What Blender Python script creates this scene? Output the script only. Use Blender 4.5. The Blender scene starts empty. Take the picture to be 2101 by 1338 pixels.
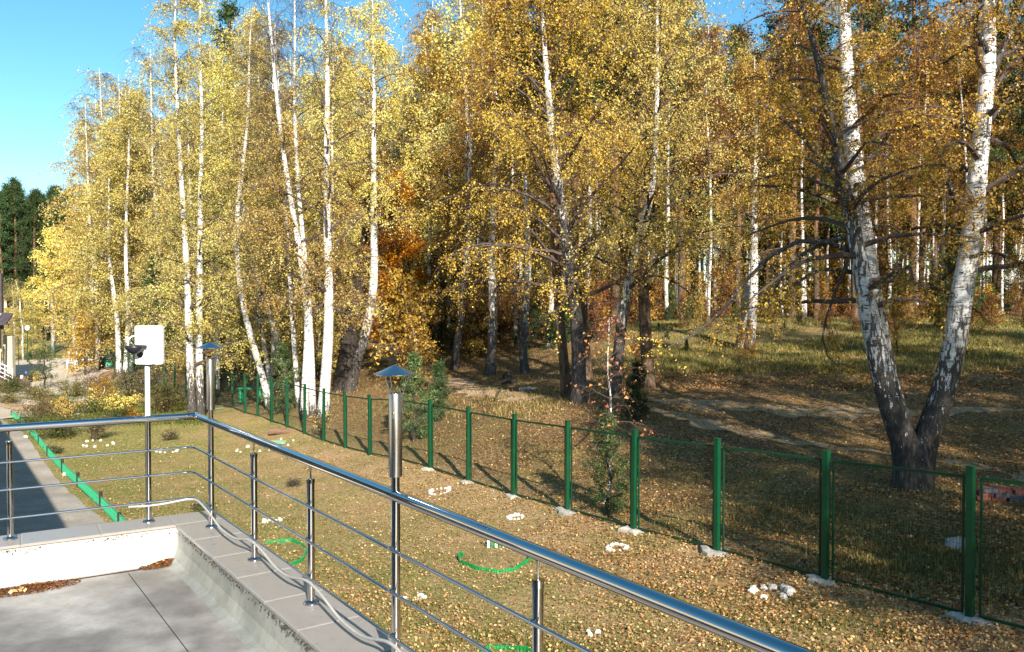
import bpy, math, random
import numpy as np
from mathutils import Vector
R_ = math.radians
SC = bpy.context.scene
COL = SC.collection
rng = np.random.default_rng(7)
random.seed(7)

# ------------------------------------------------------------------ camera, sky, sun, exposure
PITCH = math.atan(39/1700)
F = 1700.0
EYE = np.array([0.0, 0.0, 5.0])
cam = bpy.data.cameras.new('camera'); co = bpy.data.objects.new('camera', cam); COL.objects.link(co)
cam.sensor_width = 36; cam.lens = 36*F/2101; cam.clip_start = .05; cam.clip_end = 6000
co.location = EYE; co.rotation_euler = (math.pi/2-PITCH, 0, 0)
SC.camera = co
SUN_EL = R_(27.0); SDIR = np.array([-.30, .954, 0]); SDIR /= np.linalg.norm(SDIR)     # the way the light travels
w = bpy.data.worlds.new('World'); SC.world = w; w.use_nodes = True
nt = w.node_tree; nt.nodes.clear()
sky = nt.nodes.new('ShaderNodeTexSky'); sky.sky_type = 'NISHITA'; sky.sun_disc = False
sky.sun_elevation = SUN_EL; sky.sun_rotation = math.atan2(-SDIR[0], -SDIR[1]); sky.altitude = 150
sky.air_density = 1.0; sky.dust_density = .3; sky.ozone_density = 2.0
bg = nt.nodes.new('ShaderNodeBackground'); bg.inputs[1].default_value = .102
wo = nt.nodes.new('ShaderNodeOutputWorld')
hs = nt.nodes.new('ShaderNodeHueSaturation'); hs.inputs['Saturation'].default_value = 1.28; hs.inputs['Hue'].default_value = .485
nt.links.new(sky.outputs[0], hs.inputs['Color']); nt.links.new(hs.outputs[0], bg.inputs[0]); nt.links.new(bg.outputs[0], wo.inputs[0])
sl = bpy.data.lights.new('sun', 'SUN'); sl.energy = 5.0; sl.angle = R_(.5); sl.color = (1, .93, .82)
so = bpy.data.objects.new('sun', sl); COL.objects.link(so)
ld = Vector((SDIR[0]*math.cos(SUN_EL), SDIR[1]*math.cos(SUN_EL), -math.sin(SUN_EL)))
so.rotation_euler = ld.to_track_quat('-Z', 'Y').to_euler(); so.location = (8, -20, 30)
SC.view_settings.view_transform = 'Standard'; SC.view_settings.look = 'None'
SC.view_settings.exposure = 1.03; SC.view_settings.gamma = 1; SC.view_settings.use_curve_mapping = False
SC.cycles.max_bounces = 6; SC.cycles.diffuse_bounces = 2; SC.cycles.glossy_bounces = 3
SC.cycles.transmission_bounces = 3; SC.cycles.transparent_max_bounces = 4

# ------------------------------------------------------------------ geometry of the view: pixel + distance -> point
def P(x, y, d):
    cx = (x-1050.5)/F; cy = (669-y)/F
    v = np.array([cx, math.cos(PITCH)+cy*math.sin(PITCH), -math.sin(PITCH)+cy*math.cos(PITCH)])
    return EYE+v*(d/v[1])
def XP(x, d): return (x-1050.5)/F*d
CTRL = []
FP = []                                                       # fence posts along the woods
for i in range(-3, 17):
    d = 11.1+1.922*i
    FP.append((13.3-.641*d, d))
ftop = {0: 955, 1: 925, 2: 897, 3: 882, 4: 861, 5: 850, 6: 835, 7: 822, 9: 812, 10: 803, 11: 797, 12: 788, 13: 780, 14: 778, 16: 768}
for i, y in ftop.items():
    d = 11.1+1.922*i
    z = -(y-630)/F*d-2.1
    CTRL.append((13.3-.641*d, d, z))
CTRL += [(8.5, 7, -3.95), (11, 2, -3.9)]
def cp(x, y, d): CTRL.append((XP(x, d), d, -(y-630)/F*d))
for a in [(440, 828, 51), (357, 812, 57), (231, 771, 75), (110, 735, 100), (30, 735, 100), (1880, 980, 18), (1340, 820, 30), (1700, 855, 25),
          (2060, 958, 19.5), (1700, 750, 34), (1400, 740, 37), (2050, 740, 33), (1700, 680, 47), (2100, 680, 46), (1400, 680, 48), (1500, 655, 60), (2050, 652, 62), (1185, 815, 28), (1330, 782, 31), (1535, 720, 42),
          (1070, 770, 40), (930, 752, 45), (712, 805, 40), (660, 848, 37), (565, 835, 43), (760, 700, 68), (750, 740, 54), (400, 852, 40),
          (250, 765, 74), (110, 716, 112), (100, 700, 150), (1000, 672, 75), (1300, 662, 75), (600, 705, 80), (400, 715, 90)]: cp(*a)
CTRL += [(-10, 17, -4.85), (-20, 33, -5.4), (-4, 12, -4.6), (0, 9, -4.4), (3, 3, -4.3), (-12, 8, -4.7), (-30, 20, -5.1), (0, -15, -4.3), (20, -15, -3.8), (-30, -15, -4.7),
         (-38, 60, -6.05), (-60, 80, -6.2), (-70, 140, -5.6), (0, 140, -2.2), (60, 140, -.6), (60, 60, -.9), (45, 25, -2.7), (30, 5, -3.3), (30, 110, -1.0), (-4, 25, -5.0)]
CT = np.array(CTRL, float)
def _phi(r2): return np.where(r2 > 1e-9, r2*np.log(r2+1e-12)*.5, 0)
_n = len(CT)
_D = ((CT[:, None, :2]-CT[None, :, :2])**2).sum(-1)
_A = np.zeros((_n+3, _n+3)); _A[:_n, :_n] = _phi(_D)+np.eye(_n)*6.0; _A[:_n, _n] = 1; _A[:_n, _n+1:] = CT[:, :2]; _A[_n:, :_n] = _A[:_n, _n:].T
_W = np.linalg.solve(_A, np.concatenate([CT[:, 2], np.zeros(3)]))
def _TZ(x, y):
    x = np.clip(np.asarray(x, float), -70, 60); y = np.clip(np.asarray(y, float), -15, 140)
    sh = x.shape; X = x.ravel(); Y = y.ravel(); out = np.empty(X.size)
    for s in range(0, X.size, 20000):
        a = X[s:s+20000]; b = Y[s:s+20000]
        r2 = (a[:, None]-CT[None, :, 0])**2+(b[:, None]-CT[None, :, 1])**2
        out[s:s+20000] = _phi(r2)@_W[:_n]+_W[_n]+_W[_n+1]*a+_W[_n+2]*b
    return out.reshape(sh)+5.0
_gx = np.arange(-70, 60.26, .5); _gy = np.arange(-15, 140.26, .5); _GX, _GY = np.meshgrid(_gx, _gy); _GT = _TZ(_GX, _GY)
def TZ(x, y):                                                 # the same surface read from a half-metre grid
    x = np.clip(np.asarray(x, float), -70, 59.99); y = np.clip(np.asarray(y, float), -15, 139.99)
    fx_ = (x+70)/.5; fy_ = (y+15)/.5; i = fx_.astype(int); j = fy_.astype(int); a = fx_-i; b = fy_-j
    return (_GT[j, i]*(1-a)+_GT[j, i+1]*a)*(1-b)+(_GT[j+1, i]*(1-a)+_GT[j+1, i+1]*a)*b
def G(px, py, dmin=6.0):                                      # the ground point seen at a pixel
    ds = np.concatenate([np.arange(dmin, 60, .1), np.arange(60, 180, .5)])
    q = P(px, py, 1.0)-EYE
    pts = EYE+q*ds[:, None]
    under = pts[:, 2] < TZ(pts[:, 0], pts[:, 1])
    k = int(np.argmax(under)) if under.any() else len(ds)-1
    p = pts[k].copy(); p[2] = float(TZ(p[0], p[1])); return p

# ------------------------------------------------------------------ helpers
def tag(o, label=None, cat=None, group=None, kind=None):
    if label: o['label'] = label
    if cat: o['category'] = cat
    if group: o['group'] = group
    if kind: o['kind'] = kind
    return o
def empty(name, loc=(0, 0, 0), rz=0.0, parent=None):
    o = bpy.data.objects.new(name, None); COL.objects.link(o); o.location = [float(v) for v in loc]; o.rotation_euler = (0, 0, rz)
    o.empty_display_size = .2
    if parent: o.parent = parent
    return o
def mesh(name, V, Fs, mat=None, attrs=None, smooth=False):
    V = np.asarray(V, np.float32).reshape(-1, 3)
    if not isinstance(Fs, list) or (len(Fs) and not hasattr(Fs[0], 'ndim')): Fs = [np.asarray(Fs)] if not isinstance(Fs, list) else Fs
    me = bpy.data.meshes.new(name)
    if Fs and hasattr(Fs[0], 'ndim'):
        Fs = [f for f in Fs if f.size]
        tot = np.concatenate([np.full(len(f), f.shape[1]) for f in Fs]); lp = np.concatenate([f.ravel() for f in Fs])
    else:
        tot = np.array([len(f) for f in Fs]); lp = np.array([i for f in Fs for i in f])
    me.vertices.add(len(V)); me.vertices.foreach_set('co', V.ravel())
    me.loops.add(len(lp)); me.loops.foreach_set('vertex_index', lp.astype(np.int32))
    me.polygons.add(len(tot)); st = np.concatenate([[0], np.cumsum(tot)[:-1]])
    me.polygons.foreach_set('loop_start', st.astype(np.int32))
    me.update(calc_edges=True)
    if attrs:
        for k, (dom, arr) in attrs.items():
            a = me.attributes.new(k, 'FLOAT', dom); a.data.foreach_set('value', np.asarray(arr, np.float32).ravel())
    me.polygons.foreach_set('use_smooth', np.full(len(tot), bool(smooth)))
    if mat: me.materials.append(mat)
    return me
def obj(name, me, parent=None, loc=None):
    o = bpy.data.objects.new(name, me); COL.objects.link(o)
    if parent: o.parent = parent
    if loc is not None: o.location = [float(v) for v in loc]
    return o
class MB:                                                     # collects shapes into one mesh
    def __init__(s): s.v = []; s.f = []; s.n = 0
    def add(s, V, Fc):
        V = np.asarray(V, float).reshape(-1, 3); s.v.append(V); s.f += [[int(i)+s.n for i in f] for f in Fc]; s.n += len(V); return s
    def box(s, c, size, ax=None, bev=0):
        hx, hy, hz = [t/2 for t in size]
        L = []
        for z in (-hz, hz):
            for x, y in ((-hx, -hy), (hx, -hy), (hx, hy), (-hx, hy)): L.append((x, y, z))
        V = np.array(L)
        if ax is not None: V = V@np.array(ax)                 # rows: local x, y, z in world
        V = V+np.array(c, float)
        return s.add(V, [(0, 3, 2, 1), (4, 5, 6, 7), (0, 1, 5, 4), (1, 2, 6, 5), (2, 3, 7, 6), (3, 0, 4, 7)])
    def bar(s, a, b, w, h=None, up=(0, 0, 1)):
        a = np.array(a, float); b = np.array(b, float); h = h or w
        y = b-a; L = np.linalg.norm(y); y /= L; x = np.cross(y, up); x /= np.linalg.norm(x); z = np.cross(x, y)
        return s.box((a+b)/2, (w, L, h), (x, y, z))
    def tube(s, pts, r, n=10, cap=True):
        pts = np.array(pts, float); k = len(pts); r = np.broadcast_to(np.array(r, float), (k,))
        V, Fc = tubes(pts[None], r[None], n)
        base = len(V)
        Fl = [list(f) for f in Fc]
        s.add(V, Fl)
        if cap: s.add(V[:n], [list(range(n))[::-1]]); s.add(V[-n:], [list(range(n))])
        return s
    def lathe(s, c, prof, n=16, axis=(0, 0, 1)):
        z = np.array(axis, float); z /= np.linalg.norm(z); x = np.cross(z, (0, 1, 0) if abs(z[1]) < .9 else (1, 0, 0)); x /= np.linalg.norm(x); y = np.cross(z, x)
        a = np.linspace(0, 2*math.pi, n, endpoint=False); V = []
        for r, h in prof: V.append(np.array(c)+z*h+(np.cos(a)[:, None]*x+np.sin(a)[:, None]*y)*r)
        k = len(prof); Fc = [(j*n+i, j*n+(i+1) % n, (j+1)*n+(i+1) % n, (j+1)*n+i) for j in range(k-1) for i in range(n)]
        s.add(np.concatenate(V), Fc); s.add(V[0], [list(range(n))[::-1]]); s.add(V[-1], [list(range(n))])
        return s
    def mesh(s, name, mat, smooth=False): return mesh(name, np.concatenate(s.v), s.f, mat, smooth=smooth)
    def build(s, name, mat, parent=None, smooth=False, loc=None): 
        o = obj(name, s.mesh(name, mat, smooth), parent, loc)
        if smooth:
            for p in o.data.polygons:
                if len(p.vertices) > 4: p.use_smooth = False
        return o
def tubes(Pt, Rd, S):                                         # (N,K,3), (N,K) -> verts, quads
    N, K, _ = Pt.shape
    T = np.gradient(Pt, axis=1); T /= np.linalg.norm(T, axis=2, keepdims=True)+1e-9
    ref = np.where(np.abs(T[:, :1, 2:3]) > .8, np.array([1., 0, 0]), np.array([0, 0, 1.]))
    ref = np.broadcast_to(ref, T.shape)
    A = np.cross(T, ref); A /= np.linalg.norm(A, axis=2, keepdims=True)+1e-9; B = np.cross(T, A)
    an = np.arange(S)*2*math.pi/S
    V = Pt[:, :, None, :]+Rd[:, :, None, None]*(np.cos(an)[None, None, :, None]*A[:, :, None, :]+np.sin(an)[None, None, :, None]*B[:, :, None, :])
    idx = np.arange(N*K*S).reshape(N, K, S); n1 = np.roll(idx, -1, axis=2)
    Q = np.stack([idx[:, :-1], idx[:, 1:], n1[:, 1:], n1[:, :-1]], axis=-1).reshape(-1, 4)
    return V.reshape(-1, 3), Q
def leaf_quads(C, size, r, aspect=.8, flat=None):             # leaf-shaped quads round the points C
    n = len(C); a = r.normal(size=(n, 3)); b = r.normal(size=(n, 3))
    if flat is not None:
        a[:, 2] *= flat; b[:, 2] *= flat
    a /= np.linalg.norm(a, axis=1, keepdims=True); b -= (a*b).sum(1, keepdims=True)*a; b /= np.linalg.norm(b, axis=1, keepdims=True)
    s = (size*(.5+1.0*r.random(n)**1.3))[:, None]
    V = np.stack([C-a*s*.5, C+b*s*.5*aspect, C+a*s*.5, C-b*s*.5*aspect], axis=1).reshape(-1, 3)
    return V, np.arange(4*n).reshape(n, 4)

def leaf_tris(C, size, r, aspect=.8, flat=None):              # the same as single triangles, for the many small ones
    n = len(C); V, _ = leaf_quads(C, size*1.2, r, aspect, flat); V = V.reshape(n, 4, 3); V = V[:, [0, 1, 3]]
    return V.reshape(-1, 3), np.arange(3*n).reshape(n, 3)

# ------------------------------------------------------------------ materials
def NT(name):
    m = bpy.data.materials.new(name); m.use_nodes = True; t = m.node_tree; t.nodes.clear()
    o = t.nodes.new('ShaderNodeOutputMaterial'); return m, t, o
def nd(t, typ, **kw):
    n = t.nodes.new(typ)
    for k, v in kw.items():
        if k.startswith('i_'): n.inputs[int(k[2:]) if k[2:].isdigit() else k[2:]].default_value = v
        else: setattr(n, k, v)
    return n
def ramp(t, stops, interp='LINEAR'):
    n = t.nodes.new('ShaderNodeValToRGB'); n.color_ramp.interpolation = interp; e = n.color_ramp.elements
    while len(e) < len(stops): e.new(.5)
    for i, (p, c) in enumerate(stops):
        e[i].position = p; e[i].color = (c[0], c[1], c[2], 1) if hasattr(c, '__len__') else (c, c, c, 1)
    return n
def coords(t, scale=(1, 1, 1), obj_=True):
    tc = nd(t, 'ShaderNodeTexCoord'); mp = nd(t, 'ShaderNodeMapping'); mp.inputs['Scale'].default_value = scale
    t.links.new(tc.outputs['Object' if obj_ else 'Generated'], mp.inputs[0]); return mp.outputs[0]
def noise(t, vec, scale, detail=4, rough=.6):
    n = nd(t, 'ShaderNodeTexNoise'); n.inputs['Scale'].default_value = scale; n.inputs['Detail'].default_value = detail; n.inputs['Roughness'].default_value = rough
    t.links.new(vec, n.inputs['Vector']); return n
def mixc(t, fac, a, b, mode='MIX'):
    n = nd(t, 'ShaderNodeMix', data_type='RGBA', blend_type=mode)
    for s, v in ((0, fac), (6, a), (7, b)):
        if hasattr(v, 'is_output'): t.links.new(v, n.inputs[s])
        elif s == 0: n.inputs[0].default_value = v
        else: n.inputs[s].default_value = (*v, 1)
    return n.outputs[2]
def math_(t, op, a, b=None, clamp=False):
    n = nd(t, 'ShaderNodeMath', operation=op, use_clamp=clamp)
    for i, v in enumerate((a, b)):
        if v is None: continue
        if hasattr(v, 'is_output'): t.links.new(v, n.inputs[i])
        else: n.inputs[i].default_value = v
    return n.outputs[0]
def pbr(t, o, col, rough=.7, metal=0, bump=None, bs=.3, bd=.02, spec=.3):
    p = nd(t, 'ShaderNodeBsdfPrincipled'); p.inputs['Metallic'].default_value = metal; p.inputs['Specular IOR Level'].default_value = spec
    if hasattr(col, 'is_output'): t.links.new(col, p.inputs['Base Color'])
    else: p.inputs['Base Color'].default_value = (*col, 1)
    if hasattr(rough, 'is_output'): t.links.new(rough, p.inputs['Roughness'])
    else: p.inputs['Roughness'].default_value = rough
    if bump is not None:
        b = nd(t, 'ShaderNodeBump'); b.inputs['Strength'].default_value = bs; b.inputs['Distance'].default_value = bd
        t.links.new(bump, b.inputs['Height']); t.links.new(b.outputs[0], p.inputs['Normal'])
    t.links.new(p.outputs[0], o.inputs[0]); return p
def simple(name, col, rough=.6, metal=0, var=.25, scale=6, bs=.15, bd=.01, spec=.4, stretch=(1, 1, 1)):
    m, t, o = NT(name); v = coords(t, stretch); n = noise(t, v, scale, 5)
    r = ramp(t, [(.3, [c*(1-var) for c in col]), (.7, [min(1, c*(1+var)) for c in col])]); t.links.new(n.outputs[0], r.inputs[0])
    n2 = noise(t, v, scale*7, 4)
    rr = math_(t, 'MULTIPLY_ADD', n.outputs[0], .3); rr.node.inputs[2].default_value = rough-.15
    pbr(t, o, r.outputs[0], rr, metal, n2.outputs[0], bs, bd, spec); return m
def leafmat(name, stops, trans=.35, objvar=.25):
    m, t, o = NT(name); at = nd(t, 'ShaderNodeAttribute', attribute_name='rnd'); r = ramp(t, stops); t.links.new(at.outputs['Fac'], r.inputs[0])
    oi = nd(t, 'ShaderNodeObjectInfo'); f = math_(t, 'MULTIPLY_ADD', oi.outputs['Random'], objvar*2); f.node.inputs[2].default_value = 1-objvar
    h = nd(t, 'ShaderNodeHueSaturation'); t.links.new(r.outputs[0], h.inputs['Color']); t.links.new(f, h.inputs['Value'])
    hh = math_(t, 'MULTIPLY_ADD', oi.outputs['Random'], .03); hh.node.inputs[2].default_value = .485; t.links.new(hh, h.inputs['Hue'])
    d = nd(t, 'ShaderNodeBsdfDiffuse'); tr = nd(t, 'ShaderNodeBsdfTranslucent'); mx = nd(t, 'ShaderNodeMixShader'); mx.inputs[0].default_value = trans
    t.links.new(h.outputs[0], d.inputs[0]); t.links.new(h.outputs[0], tr.inputs[0]); t.links.new(d.outputs[0], mx.inputs[1]); t.links.new(tr.outputs[0], mx.inputs[2])
    t.links.new(mx.outputs[0], o.inputs[0]); return m
M = {}
M['yellow'] = leafmat('birch_leaf_yellow', [(0, (.24, .13, .03)), (.2, (.56, .39, .08)), (.6, (.84, .65, .19)), (.85, (.72, .62, .22)), (1, (.94, .87, .56))])
M['green_yellow'] = leafmat('birch_leaf_greenish', [(0, (.28, .20, .04)), (.25, (.60, .49, .11)), (.6, (.87, .74, .23)), (.85, (.62, .60, .20)), (1, (.95, .89, .60))])
M['gold'] = leafmat('birch_leaf_gold', [(0, (.10, .05, .02)), (.3, (.33, .17, .035)), (.6, (.66, .39, .065)), (.88, (.80, .55, .12)), (1, (.92, .76, .38))])
M['orange'] = leafmat('maple_leaf_orange', [(0, (.30, .08, .01)), (.4, (.60, .25, .015)), (.8, (.75, .36, .02)), (1, (.70, .45, .06))])
M['rust'] = leafmat('leaf_rust', [(0, (.10, .04, .02)), (.5, (.26, .11, .035)), (.85, (.42, .20, .05)), (1, (.55, .30, .10))])
M['pinkish'] = leafmat('rowan_leaf', [(0, (.30, .09, .05)), (.4, (.55, .20, .09)), (.7, (.65, .30, .10)), (1, (.80, .52, .28))])
M['needle'] = leafmat('pine_needle', [(0, (.015, .035, .015)), (.5, (.05, .085, .03)), (.9, (.10, .14, .05)), (1, (.2, .21, .08))], .15)
M['needle_pale'] = leafmat('young_pine_needle', [(0, (.03, .06, .02)), (.5, (.09, .14, .045)), (1, (.28, .30, .13))], .2)
M['shrub_green'] = leafmat('shrub_leaf_green', [(0, (.03, .05, .015)), (.5, (.09, .13, .03)), (.85, (.18, .20, .05)), (1, (.4, .33, .09))], .25)
M['shrub_olive'] = leafmat('shrub_leaf_olive', [(0, (.06, .05, .02)), (.5, (.17, .15, .05)), (.9, (.30, .25, .09)), (1, (.5, .38, .16))], .25)
M['shrub_red'] = leafmat('shrub_leaf_red', [(0, (.06, .03, .02)), (.5, (.15, .09, .04)), (.9, (.28, .16, .07)), (1, (.45, .12, .12))], .25)
M['purple'] = leafmat('aster_bush', [(0, (.04, .05, .02)), (.55, (.11, .11, .05)), (.8, (.24, .17, .16)), (1, (.45, .30, .38))], .2)
M['litter'] = leafmat('fallen_leaf', [(0, (.13, .05, .02)), (.3, (.38, .20, .08)), (.65, (.52, .34, .14)), (.9, (.62, .45, .20)), (1, (.70, .56, .32))], .1, 0)
M['litter_dark'] = leafmat('fallen_leaf_brown', [(0, (.07, .035, .015)), (.3, (.20, .10, .035)), (.65, (.40, .22, .07)), (.9, (.55, .36, .13)), (1, (.66, .5, .26))], .1, 0)
M['grass'] = leafmat('grass_blade_green', [(0, (.06, .07, .02)), (.5, (.14, .15, .035)), (.8, (.26, .24, .06)), (1, (.42, .36, .13))], .3, 0)
M['grass_dry'] = leafmat('grass_blade_dry', [(0, (.10, .10, .03)), (.4, (.24, .20, .06)), (.8, (.44, .35, .13)), (1, (.6, .48, .22))], .3, 0)

def bark_birch():
    m, t, o = NT('birch_bark'); tc = nd(t, 'ShaderNodeTexCoord'); oi = nd(t, 'ShaderNodeObjectInfo')
    def mp(s):
        a = nd(t, 'ShaderNodeMapping'); a.inputs['Scale'].default_value = s; t.links.new(tc.outputs['Object'], a.inputs[0]); return a.outputs[0]
    ln = noise(t, mp((2.5, 2.5, 16)), 1.6, 5, .65); l2 = noise(t, mp((5, 5, 60)), 1.3, 3, .6); pt = noise(t, mp((1.2, 1.2, 1.8)), 1.5, 4, .6); bk = noise(t, mp((9, 9, 2.2)), 1.6, 5, .65)
    at = nd(t, 'ShaderNodeAttribute', attribute_name='dark')
    base = ramp(t, [(.3, (.55, .50, .45)), (.62, (.80, .78, .75))]); t.links.new(pt.outputs[0], base.inputs[0])
    b1 = ramp(t, [(.565, 0), (.61, 1)]); t.links.new(ln.outputs[0], b1.inputs[0])
    b2 = ramp(t, [(.57, 0), (.64, .75)]); t.links.new(l2.outputs[0], b2.inputs[0])
    c = mixc(t, b2.outputs[0], base.outputs[0], (.16, .13, .11)); c = mixc(t, b1.outputs[0], c, (.045, .038, .033))
    q = math_(t, 'ADD', at.outputs['Fac'], math_(t, 'MULTIPLY', math_(t, 'SUBTRACT', bk.outputs[0], .5), 2.6)); 
    q2 = nd(t, 'ShaderNodeMapRange'); q2.inputs[1].default_value = .45; q2.inputs[2].default_value = .62; t.links.new(q, q2.inputs[0])
    gate = math_(t, 'MULTIPLY', q2.outputs[0], math_(t, 'MULTIPLY', at.outputs['Fac'], 6, True), True)
    dk = ramp(t, [(.35, (.022, .019, .017)), (.58, (.085, .073, .063)), (.75, (.24, .21, .18))]); t.links.new(bk.outputs[0], dk.inputs[0])
    c = mixc(t, gate, c, dk.outputs[0])
    pbr(t, o, c, .75, 0, math_(t, 'ADD', bk.outputs[0], ln.outputs[0]), .6, .03, .2); return m
M['birch'] = bark_birch()
M['twig'] = simple('birch_twig', (.085, .058, .050), .8, var=.3, scale=3)
M['bark_dark'] = simple('old_bark', (.055, .042, .034), .9, var=.5, scale=5, bs=.8, bd=.05, stretch=(3, 3, .7))
def bark_pine():
    m, t, o = NT('pine_bark'); v = coords(t, (3, 3, .8)); n = noise(t, v, 2.5, 6, .7)
    g = nd(t, 'ShaderNodeNewGeometry'); s = nd(t, 'ShaderNodeSeparateXYZ'); tc = nd(t, 'ShaderNodeTexCoord'); t.links.new(tc.outputs['Object'], s.inputs[0])
    r1 = ramp(t, [(.35, (.05, .033, .022)), (.65, (.19, .125, .08))]); t.links.new(n.outputs[0], r1.inputs[0])
    r2 = ramp(t, [(.35, (.13, .065, .035)), (.65, (.30, .16, .085))]); t.links.new(n.outputs[0], r2.inputs[0])
    mr = nd(t, 'ShaderNodeMapRange'); mr.inputs[1].default_value = 4; mr.inputs[2].default_value = 9; t.links.new(s.outputs[2], mr.inputs[0])
    pbr(t, o, mixc(t, mr.outputs[0], r1.outputs[0], r2.outputs[0]), .85, 0, n.outputs[0], .8, .05, .2); return m
M['pine_bark'] = bark_pine()

def groundmat():
    m, t, o = NT('ground_cover'); tc = nd(t, 'ShaderNodeTexCoord'); v = tc.outputs['Object']
    ag = nd(t, 'ShaderNodeAttribute', attribute_name='green'); al = nd(t, 'ShaderNodeAttribute', attribute_name='wood'); ad = nd(t, 'ShaderNodeAttribute', attribute_name='dry')
    big = noise(t, v, .35, 5, .65); mid = noise(t, v, 1.7, 5, .7); fine = noise(t, v, 14, 5, .75)
    vo = nd(t, 'ShaderNodeTexVoronoi'); vo.inputs['Scale'].default_value = 21; t.links.new(v, vo.inputs['Vector'])
    sp = nd(t, 'ShaderNodeSeparateColor'); t.links.new(vo.outputs['Color'], sp.inputs[0])
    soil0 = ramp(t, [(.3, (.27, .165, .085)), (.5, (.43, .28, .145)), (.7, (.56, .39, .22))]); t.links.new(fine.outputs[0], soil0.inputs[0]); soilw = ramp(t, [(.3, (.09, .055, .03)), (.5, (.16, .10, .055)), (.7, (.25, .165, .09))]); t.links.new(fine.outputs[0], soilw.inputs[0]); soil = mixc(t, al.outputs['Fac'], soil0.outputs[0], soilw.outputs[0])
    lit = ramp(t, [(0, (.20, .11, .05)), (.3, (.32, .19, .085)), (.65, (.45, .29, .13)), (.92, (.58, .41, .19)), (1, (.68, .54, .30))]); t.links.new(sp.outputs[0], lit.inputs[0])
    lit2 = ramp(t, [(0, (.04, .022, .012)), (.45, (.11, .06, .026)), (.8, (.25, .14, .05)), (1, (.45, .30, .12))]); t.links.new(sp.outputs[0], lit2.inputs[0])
    grs = ramp(t, [(.3, (.06, .085, .018)), (.5, (.17, .20, .04)), (.72, (.36, .35, .09))]); t.links.new(fine.outputs[0], grs.inputs[0])
    dry = ramp(t, [(.3, (.12, .10, .035)), (.5, (.26, .21, .07)), (.72, (.42, .34, .13))]); t.links.new(fine.outputs[0], dry.inputs[0])
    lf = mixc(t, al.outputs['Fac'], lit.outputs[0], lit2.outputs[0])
    cb = math_(t, 'MULTIPLY_ADD', al.outputs['Fac'], .45); cb.node.inputs[2].default_value = .32
    cover = math_(t, 'ADD', math_(t, 'MULTIPLY', math_(t, 'SUBTRACT', mid.outputs[0], .5), 2.4), cb, True)
    pick = math_(t, 'GREATER_THAN', cover, sp.outputs[1])
    c = mixc(t, pick, soil, lf)
    gm = math_(t, 'ADD', math_(t, 'MULTIPLY', math_(t, 'SUBTRACT', big.outputs[0], .5), 2.4), math_(t, 'SUBTRACT', ag.outputs['Fac'], 0), False)
    gm = math_(t, 'ADD', gm, math_(t, 'MULTIPLY', math_(t, 'SUBTRACT', mid.outputs[0], .5), 1.2), True)
    gp = math_(t, 'MULTIPLY', gm, math_(t, 'LESS_THAN', sp.outputs[2], .72))
    gr = mixc(t, ad.outputs['Fac'], grs.outputs[0], dry.outputs[0])
    c = mixc(t, gp, c, gr)
    pbr(t, o, c, .95, 0, fine.outputs[0], .7, .05, .1); return m
M['ground'] = groundmat()
def roadmat(name, a, b, leaf=.25, sc=9):
    m, t, o = NT(name); tc = nd(t, 'ShaderNodeTexCoord'); v = tc.outputs['Object']; n = noise(t, v, sc, 6, .7); n2 = noise(t, v, .8, 4); 
    vo = nd(t, 'ShaderNodeTexVoronoi'); vo.inputs['Scale'].default_value = 14; t.links.new(v, vo.inputs['Vector']); sp = nd(t, 'ShaderNodeSeparateColor'); t.links.new(vo.outputs['Color'], sp.inputs[0])
    r = ramp(t, [(.3, a), (.7, b)]); t.links.new(n.outputs[0], r.inputs[0]); r2 = ramp(t, [(.35, (.78, .76, .74)), (.65, (1, 1, 1))]); t.links.new(n2.outputs[0], r2.inputs[0])
    c = mixc(t, 1, r.outputs[0], r2.outputs[0], 'MULTIPLY')
    c = mixc(t, math_(t, 'LESS_THAN', sp.outputs[0], math_(t, 'MULTIPLY', n2.outputs[0], leaf)), c, (.42, .27, .10))
    pbr(t, o, c, .9, 0, n.outputs[0], .4, .02, .15); return m
M['dirt'] = roadmat('dirt_track', (.25, .19, .13), (.46, .38, .30), .95)
M['plaza'] = roadmat('concrete_paving', (.52, .44, .34), (.68, .60, .48), .08)
M['asphalt'] = roadmat('old_asphalt', (.35, .31, .265), (.49, .44, .375), .06)
M['sand'] = roadmat('sand', (.45, .30, .19), (.58, .42, .28), .1)
def steel(name, rough, col=(.62, .60, .58), bump=0):
    m, t, o = NT(name); v = coords(t, (40, 40, 1.5)); n = noise(t, v, 6, 3)
    rr = math_(t, 'MULTIPLY_ADD', n.outputs[0], .12); rr.node.inputs[2].default_value = rough
    pbr(t, o, col, rr, 1.0, n.outputs[0], .03, .001); return m
M['chrome'] = steel('polished_steel', -.01, (.56, .53, .51))
M['brushed'] = steel('brushed_steel', .20, (.55, .52, .50))
M['green_paint'] = simple('green_fence_paint', (.003, .058, .023), .38, var=.12, scale=3, bs=.05)
M['green_rail'] = simple('green_panel_frame', (.003, .045, .018), .5, var=.1, bs=.05)
M['green_dark'] = simple('green_wire', (.003, .03, .014), .5, var=.1)
M['plastic_green'] = simple('green_plastic', (.01, .26, .07), .45, var=.25, scale=9)
M['lattice_green'] = simple('green_lattice_plastic', (.02, .42, .20), .45, var=.2, scale=9)
M['concrete'] = simple('rough_concrete', (.42, .38, .32), .9, var=.25, scale=7, bs=.6, bd=.03)
M['whitestone'] = simple('whitewashed_stone', (.72, .68, .60), .85, var=.12, scale=8, bs=.6, bd=.02)
M['white_paint'] = simple('white_paint', (.80, .80, .80), .45, var=.04, scale=2, bs=.02)
M['white_plastic'] = simple('white_plastic', (.82, .82, .82), .4, var=.03, scale=2, bs=.01)
M['dark_plastic'] = simple('dark_plastic', (.02, .018, .025), .35, var=.2)
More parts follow.
